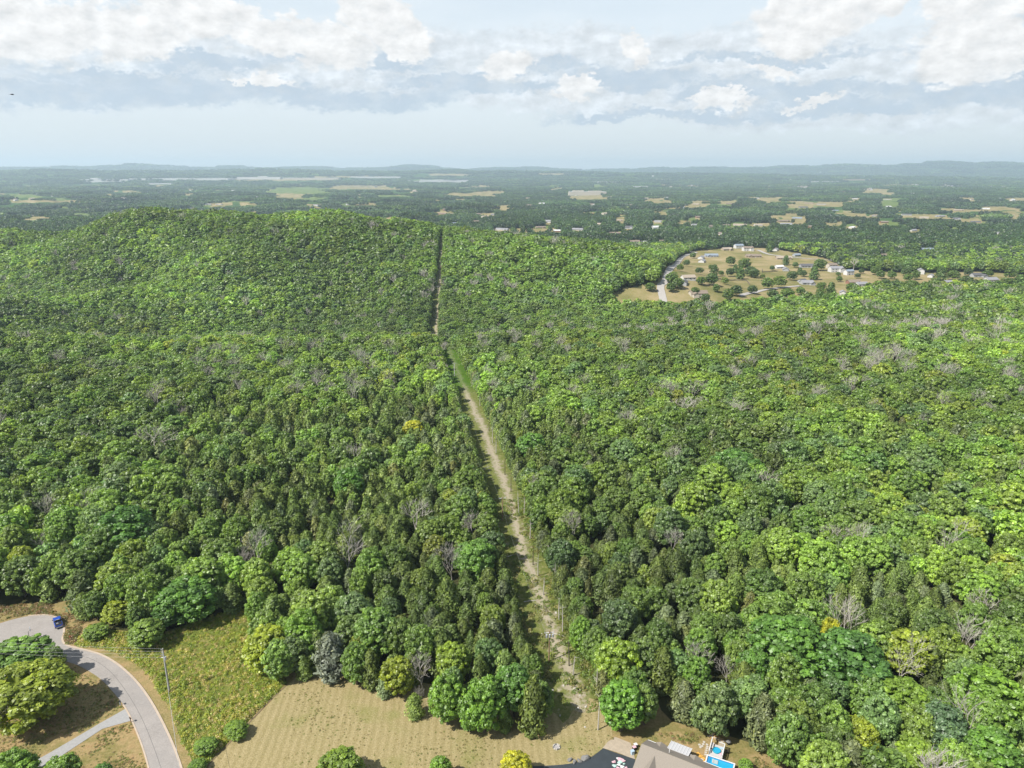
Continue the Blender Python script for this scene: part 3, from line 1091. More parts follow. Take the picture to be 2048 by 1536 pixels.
def build_strip():
    ys = np.concatenate([np.arange(137, 560, 2.0), np.arange(560, 1121, 4.0)])
    us = np.linspace(-1.15, 1.15, 13)
    cx = np.interp(ys, STRIP[:, 1], STRIP[:, 0])
    X = cx[:, None] + us[None, :] * strip_hw(ys)[:, None] * 1.02
    X += (vnoise(np.repeat(ys, 13).reshape(X.shape), us[None, :] * 0 + 3, 5.0, 4) - 0.5) * 1.4 * (np.abs(us) > 1)
    Y = np.repeat(ys[:, None], 13, 1)
    fade = np.clip(1 - np.arange(len(ys)) / 7.0, 0, 1)[:, None]
    Y = Y + fade * (vnoise(us[None, :] * 3.1, us[None, :] * 0 + 2, 1.0, 5) - 0.62) * 11.0
    Z = height(X, Y) + 0.07 + 0.0009 * np.maximum(Y - 240, 0)
    V = np.stack([X.ravel(), Y.ravel(), Z.ravel()], 1)
    i = np.arange(len(ys) - 1)[:, None] * 13 + np.arange(12)[None, :]
    F = np.stack([i, i + 1, i + 14, i + 13], -1).reshape(-1, 4)
    U = np.repeat(us[None, :], len(ys), 0)
    m, N, out = new_mat('cleared_strip')
    nd = m.node_tree.nodes
    d = nd.new('ShaderNodeBsdfDiffuse')
    N.link(d.outputs[0], out.inputs[0])
    ua = nd.new('ShaderNodeAttribute')
    ua.attribute_name = 'across'
    ya = nd.new('ShaderNodeAttribute')
    ya.attribute_name = 'green'
    tc = nd.new('ShaderNodeTexCoord')
    pos = tc.outputs['Object']
    n1 = N.noise(pos, 0.13, 5.0, 0.65)
    n2 = N.noise(pos, 0.6, 6.0, 0.7)
    dirt = N.ramp(n2, [(0.25, (0.34, 0.27, 0.19)), (0.5, (0.56, 0.46, 0.365)), (0.75, (0.74, 0.65, 0.56))])
    grass = N.ramp(n2, [(0.25, (0.10, 0.145, 0.025)), (0.5, (0.22, 0.235, 0.07)), (0.75, (0.42, 0.36, 0.19))])
    lush = N.ramp(n2, [(0.3, (0.07, 0.145, 0.02)), (0.7, (0.14, 0.24, 0.03))])
    grass = N.mix(ya.outputs['Fac'], grass, lush)
    off = N.math('ABSOLUTE', N.math('SUBTRACT', ua.outputs['Fac'], N.math('MULTIPLY_ADD', n1, 1.0, -0.26)))
    path = N.maprange(N.math('ADD', off, N.math('MULTIPLY', N.math('SUBTRACT', n2, 0.5), 1.7)), 0.03, 0.36, 1.0, 0.0)
    path = N.math('MULTIPLY', path, N.math('SUBTRACT', 1.0, N.math('MULTIPLY', ya.outputs['Fac'], 0.75)))
    rub = N.maprange(N.noise(N.vmath('ADD', pos, (9, 4, 0)), 0.33, 4.0, 0.6), 0.60, 0.72)
    c = N.mix(N.math('MAXIMUM', path, N.math('MULTIPLY', rub, 0.7)), grass, dirt)
    N.link(N.vmath('MULTIPLY', c, (0.47, 0.50, 0.46)), d.inputs[0])
    green = sstep(385, 420, Y) * (1 - sstep(505, 530, Y))
    me = np_mesh('cleared_strip', V, F, m, {'across': ('FLOAT', 'POINT', U), 'green': ('FLOAT', 'POINT', green)}, smooth=True)
    tag(obj('cleared_strip', me), kind='structure')


build_strip()

# roads of the settlement beyond the wood
M_FARROAD = surf('pale_road', (0.50, 0.47, 0.44), var=0.12, scale=0.1)


def far_road(name, pix, w, lift=0.5):
    line = smooth_line([at(*p) for p in pix], 8)
    P = [np.array(p[:2]) for p in line]
    vs, fs = [], []
    for i, p in enumerate(P):
        d = P[min(i + 1, len(P) - 1)] - P[max(i - 1, 0)]
        nn = np.array((-d[1], d[0])) / max(np.linalg.norm(d), 1e-6)
        for k in range(5):
            q = p + nn * w * (k / 4 - 0.5)
            vs.append((q[0], q[1], H(q[0], q[1]) + lift))
        if i:
            for k in range(4):
                a = (i - 1) * 5 + k
                fs.append((a, a + 5, a + 6, a + 1))
    b = MB()
    b.add(vs, fs)
    return tag(b.build(name, M_FARROAD), kind='structure')


FAR_ROADS = [([(1328, 606), (1323, 585), (1322, 570), (1336, 546), (1358, 522), (1372, 511), (1392, 505)], 8.5), ([(1392, 505), (1372, 502), (1362, 497)], 7.0),
             ([(1515, 500), (1535, 508), (1560, 512), (1620, 518), (1700, 523)], 7.0), ([(1480, 592), (1530, 580), (1600, 572)], 6.0)]
for pl, w in FAR_ROADS:
    far_road('road', pl, w)
VALLEY_ROADS = [([(1716, 459), (1728, 450), (1744, 440)], 13.0), ([(735, 442), (738, 434), (742, 429)], 12.0), ([(1363, 420), (1367, 412), (1376, 406)], 16.0), ([(910, 455), (912, 448)], 9.0)]
for pl, w in VALLEY_ROADS:
    far_road('road', pl, w, 1.0)
# ------------------------------------------------------------------ houses and buildings of the valley
WALLC = {'white': (0.80, 0.79, 0.77), 'cream': (0.66, 0.60, 0.50), 'tan': (0.50, 0.40, 0.29), 'grey': (0.48, 0.49, 0.50), 'brick': (0.36, 0.19, 0.13), 'brown': (0.30, 0.22, 0.16)}
ROOFC = {'grey': (0.34, 0.34, 0.36), 'dark': (0.14, 0.14, 0.15), 'brown': (0.30, 0.24, 0.19), 'tan': (0.46, 0.39, 0.31), 'blue-grey': (0.30, 0.36, 0.43), 'white': (0.74, 0.74, 0.74)}
M_WALL = {k: surf('wall_' + k, v, var=0.08, scale=0.4) for k, v in WALLC.items()}
M_ROOF = {k: surf('shingles_' + k, v, var=0.16, scale=0.5) for k, v in ROOFC.items()}
M_GLASS = surf('window_glass', (0.05, 0.06, 0.07), rough=0.15, spec=0.6)
M_TRIM = surf('white_trim', (0.78, 0.78, 0.76), var=0.05)
CLEAR = []                                         # (px, top y, base y, half width px, depth): what trees must not hide


def gable(b, cx, cy, L, W, z0, zr, over=0.5, th=0.25, axis=0, mi=0):
    """a gable roof slab with thickness over an L x W plan, ridge along axis 0 (x) or 1 (y)"""
    l, w = L / 2 + over, W / 2 + over
    z0b = z0 - over * (zr - z0) / (W / 2)
    prof = [(-w, z0b), (0, zr), (w, z0b), (w, z0b + th), (0, zr + th), (-w, z0b + th)]
    vs = []
    for s in (-l, l):
        for (q, z) in prof:
            vs.append((cx + s, cy + q, z) if axis == 0 else (cx + q, cy + s, z))
    fs = [(0, 1, 7, 6), (1, 2, 8, 7), (2, 3, 9, 8), (3, 4, 10, 9), (4, 5, 11, 10), (5, 0, 6, 11), (0, 5, 4, 1), (1, 4, 3, 2), (6, 7, 10, 11), (7, 8, 9, 10)]
    b.add(vs, fs, mi)


def gable_walls(b, cx, cy, L, W, z0, ze, zr, axis=0, mi=0):
    l, w = L / 2, W / 2
    if axis == 0:
        vs = [(cx - l, cy - w, z0), (cx + l, cy - w, z0), (cx + l, cy + w, z0), (cx - l, cy + w, z0), (cx - l, cy - w, ze), (cx + l, cy - w, ze), (cx + l, cy + w, ze), (cx - l, cy + w, ze),
              (cx - l, cy, zr - 0.03), (cx + l, cy, zr - 0.03)]
        fs = [(0, 1, 5, 4), (2, 3, 7, 6), (1, 2, 6, 9, 5), (3, 0, 4, 8, 7)]
    else:
        vs = [(cx - w, cy - l, z0), (cx + w, cy - l, z0), (cx + w, cy + l, z0), (cx - w, cy + l, z0), (cx - w, cy - l, ze), (cx + w, cy - l, ze), (cx + w, cy + l, ze), (cx - w, cy + l, ze),
              (cx, cy - l, zr - 0.03), (cx, cy + l, zr - 0.03)]
        fs = [(0, 1, 5, 8, 4), (1, 2, 6, 5), (2, 3, 7, 9, 6), (3, 0, 4, 7)]
    b.add(vs, fs, mi)


def house(px, py, wpx, wall, roof, ctx, rz=0.0, size='', far=False, storeys=1, kind='house'):
    p = at(px, py + 2.5)
    _, _, dep = project(*p)
    Lm = float(np.clip(wpx * dep / FPX, 9.0, 42.0))
    Wm = min(10.5, max(7.0, Lm * 0.62))
    he = 2.9 * storeys
    hr = he + Wm * 0.26
    lab = ('%s %s %s with %s roof %s' % (size, wall, 'two-storey house' if storeys > 1 else 'house', roof, ctx)).strip()
    t = thing('house', lab, 'house', p, rz, 'houses in the valley beyond the forest')
    wb, rb = MB(), MB()
    gable_walls(wb, 0, 0, Lm, Wm, -1.5, he, hr)
    gable(rb, 0, 0, Lm, Wm, he, hr)
    wing = Lm > 15 and (int(px * 7 + py) % 3 > 0)
    sx = (1 if int(px) % 2 else -1) * Lm * 0.27
    if wing:
        gable_walls(wb, sx, -Wm * 0.62, Wm * 0.75, Wm * 0.62, -1.5, he, he + Wm * 0.16, axis=1)
        gable(rb, sx, -Wm * 0.56, Wm * 0.90, Wm * 0.62, he, he + Wm * 0.16, axis=1)
    wb.build('wall', M_WALL[wall], t)
    rf = rb.build('roof', M_ROOF[roof], t)
    if not far:
        for k in range(max(2, int(Lm / 4.5))):
            x = -Lm / 2 + (k + 0.6) * Lm / max(2, int(Lm / 4.5))
            if wing and abs(x - sx) < Wm * 0.36 + 0.6:
                continue
            for s_ in range(storeys):
                MB().box((x, -Wm / 2 - 0.02, 1.55 + 2.9 * s_), (1.2, 0.1, 1.3)).build('window', M_GLASS, t)
        MB().box((-sx * 0.4, -Wm / 2 - 0.03, 1.0), (1.0, 0.1, 2.05)).build('door', M_ROOF['dark'] if wall == 'white' else M_TRIM, t)
        if int(px) % 3 == 0:
            MB().box((sx * 0.6, Wm * 0.15, hr + 0.2), (0.8, 0.8, 1.9)).build('chimney', M_WALL['brick'], rf)
    CLEAR.append((px, py - wpx * 0.35 - 2, py + 4, wpx * 0.55 + 5.0 * FPX / dep, dep))
    return t


near_houses = [
    (1376, 556, 26, 'white', 'tan', 'beside the bend of the pale road', 0.2), (1368, 566, 20, 'grey', 'dark', 'just below the white house by the road bend', 1.2),
    (1396, 588, 34, 'cream', 'brown', 'half hidden behind the treetops at the wood edge', 0.1), (1404, 522, 18, 'white', 'grey', 'third along the road into the field', 1.1),
    (1402, 515, 16, 'white', 'grey', 'with its gable to the road, behind a similar one', 1.1), (1422, 511, 26, 'grey', 'blue-grey', 'with a blue cover in its yard', 0.1),
    (1453, 498, 20, 'tan', 'tan', 'at the top edge of the dry field', 0.3), (1477, 494, 17, 'white', 'blue-grey', 'under the tall dark trees', 0.2),
    (1495, 499, 20, 'white', 'brown', 'standing tall at the field top', 0.1), (1506, 512, 30, 'tan', 'brown', 'low and long at the field edge', 0.0),
    (1551, 499, 15, 'white', 'grey', 'where the cross road leaves the trees', 1.0), (1567, 516, 30, 'tan', 'tan', 'long and low beside the cross road', 0.0),
    (1593, 510, 14, 'grey', 'blue-grey', 'at the right end of the cross road', 0.3), (1558, 534, 16, 'white', 'white', 'beside the fenced paddock', 0.2),
    (1571, 539, 18, 'grey', 'grey', 'with a bright gable behind the paddock', 1.3), (1615, 532, 30, 'grey', 'dark', 'long, between two round yard trees', 0.0),
    (1671, 541, 26, 'white', 'grey', 'largest in the middle of the settlement', 0.1), (1663, 534, 18, 'cream', 'brown', 'behind the largest white house', 0.2),
    (1697, 547, 17, 'white', 'blue-grey', 'small and blue-roofed right of the largest house', 0.3), (1604, 562, 16, 'grey', 'dark', 'by the dark round tree', 0.6),
    (1613, 566, 24, 'grey', 'grey', 'with a pale roof in the lower settlement', 0.1), (1706, 565, 24, 'brick', 'brown', 'in front of the row at the lower right', 0.1),
    (1722, 569, 22, 'white', 'grey', 'beside the brick house at the lower right', 0.2), (1685, 586, 16, 'white', 'grey', 'showing its gable above the forest edge', 1.2),
    (1841, 545, 17, 'white', 'grey', 'standing alone among big trees on the right', 1.2), (1861, 552, 13, 'white', 'grey', 'right of the lone white gable', 0.9),
    (1955, 551, 26, 'grey', 'dark', 'at the far right with a dark roof', 0.1), (1981, 560, 24, 'white', 'grey', 'last on the right beside its dark-roofed neighbour', 0.2),
    (1895, 565, 18, 'grey', 'grey', 'half hidden by trees on the right', 0.3), (1269, 483, 20, 'white', 'brown', 'in a clearing behind the ridge wood', 0.1),
    (1288, 484, 12, 'white', 'white', 'next to the white house behind the ridge wood', 0.3), (1322, 482, 12, 'white', 'brown', 'tiny at the right end of the ridge wood', 0.2),
    (1228, 466, 26, 'tan', 'brown', 'with a broad brown roof behind the ridge', 0.1), (1855, 499, 30, 'white', 'blue-grey', 'long-roofed among dense trees', 0.0),
    (1768, 511, 20, 'tan', 'brown', 'nearly lost among the trees right of the settlement', 0.4)]
for i, (px, py, w, wl, rf_, ctx, rz) in enumerate(near_houses):
    house(px, py, w, wl, rf_, ctx, rz, storeys=2 if 'tall' in ctx or 'largest' in ctx or 'alone' in ctx else 1)

far_houses = [
    (1005, 458, 28, 'white', 'grey', 'with several gables just beyond the end of the strip'), (1081, 454, 20, 'tan', 'brown', 'hip roofed, second right of the strip end'),
    (1114, 461, 14, 'brick', 'white', 'on a small tan lawn behind the ridge'), (1156, 458, 24, 'grey', 'grey', 'broad roofed behind the ridge wood'),
    (911, 446, 14, 'grey', 'blue-grey', 'above the end of the strip'), (777, 442, 16, 'brown', 'brown', 'at the foot of the wooded hill'),
    (955, 427, 14, 'tan', 'brown', 'in the tan clearing beyond the strip'), (970, 432, 14, 'cream', 'tan', 'pale, in the clearing beyond the strip'),
    (989, 428, 14, 'grey', 'grey', 'right side of the clearing beyond the strip'), (952, 442, 14, 'tan', 'brown', 'lower left of the beyond-strip clearing'),
    (885, 426, 20, 'brick', 'brown', 'left of the brick pair'), (905, 427, 16, 'brick', 'brown', 'right of the brick pair'),
    (1121, 412, 16, 'tan', 'tan', 'alone in deep wood in the middle distance'), (1316, 442, 14, 'white', 'grey', 'with tan drive in the middle of the valley'),
    (1320, 434, 12, 'white', 'grey', 'behind the white house with the tan drive'), (1239, 440, 12, 'tan', 'tan', 'beside a bare patch of soil'),
    (1179, 426, 14, 'brick', 'brown', 'peeking from dense trees'), (839, 423, 12, 'white', 'blue-grey', 'tiny among trees above the hill'),
    (1606, 413, 28, 'grey', 'dark', 'wide, with a dark roof in the sloping pasture'), (1643, 407, 22, 'white', 'brown', 'on the pasture beside the wide dark-roofed house'),
    (1618, 405, 18, 'tan', 'brown', 'behind the wide dark-roofed house'), (1567, 441, 26, 'brown', 'brown', 'long, above the dry lawn'),
    (1572, 447, 22, 'white', 'grey', 'in front of the long brown house'), (1480, 449, 26, 'cream', 'tan', 'on a green lawn amid trees'),
    (1451, 450, 16, 'tan', 'brown', 'left of the cream house on green lawn'), (1516, 449, 16, 'white', 'tan', 'right of the cream house on green lawn'),
    (1594, 435, 18, 'grey', 'blue-grey', 'above the long brown house'), (1704, 454, 12, 'white', 'white', 'tilted to the road that climbs the valley'),
    (1768, 443, 16, 'brick', 'brown', 'right of the climbing valley road'), (1813, 428, 18, 'white', 'dark', 'on the pale lawn right of the valley road'),
    (1848, 434, 16, 'cream', 'tan', 'showing a pale gable on the right slope'), (1880, 431, 20, 'grey', 'grey', 'with scattered trees on the right slope'),
    (1950, 443, 18, 'tan', 'dark', 'on the tan paddock at the far right'), (1968, 416, 34, 'white', 'white', 'broad and bright on the far right'),
    (1826, 460, 14, 'white', 'grey', 'low at the front of the right woods'), (1917, 419, 26, 'tan', 'tan', 'long, left of the broad bright house'),
    (1775, 397, 20, 'white', 'brown', 'high on the right in a small green field'), (1710, 396, 16, 'white', 'white', 'high in the woods with bright walls'),
    (1512, 395, 12, 'white', 'white', 'bright speck at the top of the pasture'), (1461, 406, 24, 'brick', 'brown', 'long, in the tan field by the school road'),
    (1392, 407, 14, 'tan', 'tan', 'on the bare slope left of the tan field'), (1946, 397, 14, 'white', 'brown', 'small, high at the right edge'),
    (2018, 430, 18, 'tan', 'tan', 'rightmost, with a pale front'), (1751, 430, 14, 'grey', 'brown', 'above the valley road'),
    (1671, 420, 14, 'grey', 'blue-grey', 'below the pasture in the trees'), (1389, 449, 12, 'white', 'grey', 'dot of white near the wood edge'),
    (109, 391, 14, 'white', 'white', 'at the end of the left green field'), (216, 403, 12, 'white', 'white', 'bright speck in the left woods'),
    (416, 407, 12, 'white', 'grey', 'left one of two by the narrow tan field'), (438, 407, 14, 'white', 'tan', 'right one of two by the narrow tan field'),
    (632, 409, 14, 'white', 'grey', 'beyond the wooded hill top'), (697, 408, 10, 'white', 'white', 'right of the hill top, very small'),
    (383, 379, 12, 'white', 'white', 'left speck below the long sheds'), (467, 379, 14, 'white', 'white', 'right speck below the long sheds'),
    (1973, 362, 14, 'white', 'white', 'small bright speck before the far estate'), (1289, 379, 14, 'white', 'grey', 'right of the long school')]
for i, (px, py, w, wl, rf_, ctx) in enumerate(far_houses):
    house(px, py, w, wl, rf_, ctx, rz=((i * 37) % 10 - 5) * 0.12, size='far', far=True)


TINY = []


def tiny_houses():
    protos = []
    for k, (wl, rf_) in enumerate((('white', 'grey'), ('white', 'brown'), ('cream', 'tan'), ('grey', 'dark'), ('brick', 'brown'), ('white', 'white'))):
        w = MB()
        gable_walls(w, 0, 0, 17, 10, -1.5, 3.2, 6.2, mi=0)
        gable(w, 0, 0, 17, 10, 3.2, 6.2, mi=1)
        w.box((5.5 if k % 2 else -5.5, -6.0, 1.2), (6.0, 4.0, 5.4), 0, 0)
        protos.append((w.mesh('house', [M_WALL[wl], M_ROOF[rf_]]), wl, rf_))
    r2 = np.random.default_rng(77)
    areas = [(1150, 2040, 384, 400, 30), (1180, 2040, 400, 440, 46), (1180, 2040, 440, 470, 20), (690, 1150, 405, 450, 18), (0, 600, 372, 405, 16), (560, 1150, 366, 400, 16)]
    for (x0, x1, y0, y1, n) in areas:
        for k in range(n):
            px, py = r2.uniform(x0, x1), r2.uniform(y0, y1)
            if any(abs(px - c[0]) < c[3] + 14 and abs(py - c[2]) < 9 for c in CLEAR):
                continue
            p = at(px, py)
            _, _, dep = project(*p)
            me, wl, rf_ = protos[int(r2.integers(0, 6))]
            o = obj('house', me, None, p)
            o.rotation_euler = (0, 0, r2.uniform(-0.6, 0.6))
            sc = r2.uniform(0.9, 1.4) * max(1.0, min(1.25, dep / 2600))
            o.scale = (sc, sc, sc)
            where = ('under the far hills at right' if py < 400 else 'in the scattered suburb at far right' if py < 440 else 'in the woods beyond the settlement') if px > 1150 else ('in the farmland at far left' if px < 600 else 'in the woods beyond the wooded hill')
            tag(o, 'tiny far %s house with %s roof %s' % (wl, rf_, where), 'house', 'tiny houses scattered over the far plain')
            hw = 9 * sc * FPX / dep
            TINY.append((px, py + 1.0, hw * r2.uniform(1.3, 2.4)))
            CLEAR.append((px, py - hw * 0.6 - 1.5, py + 2.5, hw + 3.0 * FPX / dep, dep))


tiny_houses()


def big_building(x0, x1, py, hpx, wall, roof, label, name='warehouse', cat='warehouse', steps=()):
    """long low building seen from far: hall with parapet, roof units and bays"""
    p = at(0.5 * (x0 + x1), py)
    _, _, dep = project(*p)
    L, hh = (x1 - x0) * dep / FPX, max(7.0, hpx * dep / FPX)
    W = max(60.0, L * 0.22)
    t = thing(name, label, cat, p, 0.02, 'large buildings in the far valley')
    MB().box((0, W / 2, hh / 2 - 3), (L, W, hh + 6)).build('wall', M_WALL[wall], t)
    rb = MB()
    rb.box((0, W / 2, hh + 0.35), (L + 1.2, W + 1.2, 0.7))
    n = max(3, int(L / 45))
    for k in range(n):
        rb.box((-L / 2 + (k + 0.5) * L / n, W * (0.35 + 0.3 * (k % 2)), hh + 1.8), (L / n * 0.25, W * 0.12, 2.2))
    rb.build('roof', M_ROOF[roof], t)
    for (fx, fw, fh) in steps:
        b = MB()
        b.box((fx * L, W * 0.35, hh + fh / 2 + 0.7), (fw * L, W * 0.5, fh))
        b.build('upper_block', M_WALL[wall], t)
    CLEAR.append((0.5 * (x0 + x1), py - hpx - 2, py + 3, (x1 - x0) * 0.52, dep))


big_building(159, 256, 364, 5, 'white', 'white', 'white long shed at far left below the low ridge', steps=((-0.2, 0.15, 14),))
big_building(258, 455, 361, 4, 'white', 'white', 'longest white shed, second from the left on the horizon plain')
big_building(472, 560, 358, 3.5, 'white', 'white', 'white shed left half of the far pair', steps=((0.1, 0.2, 10),))
big_building(566, 677, 359, 3, 'cream', 'white', 'cream shed right half of the far pair')
big_building(290, 342, 369, 2.5, 'white', 'blue-grey', 'small blue-roofed shed in front of the longest white shed')
big_building(1138, 1213, 391, 7, 'cream', 'white', 'long cream school with flat white roofs in the middle distance', 'school', 'school', steps=((-0.25, 0.3, 9), (0.2, 0.35, 6)))
big_building(1186, 1257, 367, 3, 'white', 'white', 'thin white row of sheds above the school')
big_building(1268, 1296, 377, 4, 'white', 'white', 'short white block right of the school')
big_building(1627, 1678, 366, 3, 'white', 'white', 'bright white shed at the far right before the housing estate')
big_building(700, 800, 356, 2.5, 'white', 'white', 'faint white shed right of the far pair')
big_building(1306, 1340, 361, 3, 'cream', 'tan', 'pale block on the far rise left of the water tower')
big_building(1690, 1745, 361, 2.5, 'tan', 'tan', 'tan shed behind the bright white one')


def water_tower(px, py, label, h=42):
    p = at(px, py)
    t = thing('water_tower', label, 'water tower', p, 0, None)
    b = MB()
    b.tube([(0, 0, -2), (0, 0, h * 0.7)], [5.0, 3.4], 12)
    b.build('stem', M_TRIM, t)
    b = MB()
    b.tube([(0, 0, h * 0.62), (0, 0, h * 0.72), (0, 0, h * 0.86), (0, 0, h * 0.96), (0, 0, h)], [3.4, 15.0, 17.5, 11.0, 2.0], 18)
    b.build('tank', M_TRIM, t, smooth=True)


water_tower(1640, 349, 'white water tower on the far hill at right', 60)
water_tower(1306, 358, 'white water tower on the low rise in the middle distance', 46)

# the far housing estates: hundreds of roofs nobody could tell apart
def far_estate():
    wb = MB()
    cols = ['white', 'grey', 'tan', 'brown']
    for (x0, x1, y0, y1, n) in ((1416, 1745, 374, 379, 190), (1640, 1745, 376, 381, 60), (1816, 2060, 368, 375, 190), (1830, 1900, 374, 377, 40), (1330, 1420, 371, 375, 30), (1500, 1640, 356, 360, 60)):
        for k in range(n):
            p = at(rng.uniform(x0, x1), rng.uniform(y0, y1))
            s = rng.uniform(12, 22)
            z = p[2]
            mi = int(rng.integers(0, 2))
            rz = rng.uniform(-0.3, 0.3)
            wb.box((p[0], p[1], z + 3.5), (s, 11, 9), rz, mi)
            m2 = 2 + int(rng.integers(0, 3))
            b2 = MB()
            gable(b2, 0, 0, s, 11, 8.0, 11.5)
            ca, sa = math.cos(rz), math.sin(rz)
            wb.add([(p[0] + x * ca - y * sa, p[1] + x * sa + y * ca, z + q) for x, y, q in b2.v], b2.f, m2)
    o = wb.build('far_housing_estate', [M_WALL['white'], M_WALL['cream'], M_ROOF['grey'], M_ROOF['brown'], M_ROOF['tan']])
    tag(o, 'pale rows of tiny houses along the far plain at right', 'housing estate', kind='stuff')


far_estate()
FIELDS += [(a, b, c, 2.6, ('tan', 'tan', 'green')[i % 3]) for i, (a, b, c) in enumerate(TINY)]
build_ground()

# ------------------------------------------------------------------ where trees can be seen: running horizon per direction
HB_AZ = np.radians(np.arange(-44, 44.01, 0.5))
HB_R = np.geomspace(100, 36000, 520)


def build_horizon():
    A, R = np.meshgrid(HB_AZ, HB_R, indexing='ij')
    X, Y = R * np.sin(A), R * np.cos(A)
    z = height(X, Y) + np.where(R < 9000, 7.0, 4.0)
    z = np.where(inpoly(X, Y, SETTLE), z - 7, z)
    return np.maximum.accumulate((z - CAMZ) / R, axis=1)


HB = build_horizon()


def visible(x, y, ztop):
    r = np.hypot(x, y)
    a = np.clip(((np.arctan2(x, y) - HB_AZ[0]) / (HB_AZ[1] - HB_AZ[0])).round().astype(int), 0, len(HB_AZ) - 1)
    k = np.clip(np.searchsorted(HB_R, r * 0.95) - 1, 0, len(HB_R) - 1)
    return (ztop - CAMZ) / r > HB[a, k] - 0.0006


def blocks_house(px, ytop, ybase, dep):
    res = np.zeros(px.shape, bool)
    for (hx, hy0, hy1, hw, hd) in CLEAR:
        res |= (np.abs(px - hx) < hw) & (dep < hd + 14) & (ytop < hy1 - 2.0) & (ybase > hy0 + 1)
    return res


ROADLINES = []
for pl, w in FAR_ROADS + VALLEY_ROADS:
    ROADLINES.append((np.array([p[:2] for p in smooth_line([at(*q) for q in pl], 8)]), w))


def near_road(x, y):
    res = np.zeros(x.shape, bool)
    for line, w in ROADLINES:
        for a, b in zip(line[:-1], line[1:]):
            ab = b - a
            t = np.clip(((x - a[0]) * ab[0] + (y - a[1]) * ab[1]) / max(ab @ ab, 1e-6), 0, 1)
            res |= np.hypot(x - a[0] - ab[0] * t, y - a[1] - ab[1] * t) < w * 0.5 + 4.5
    return res


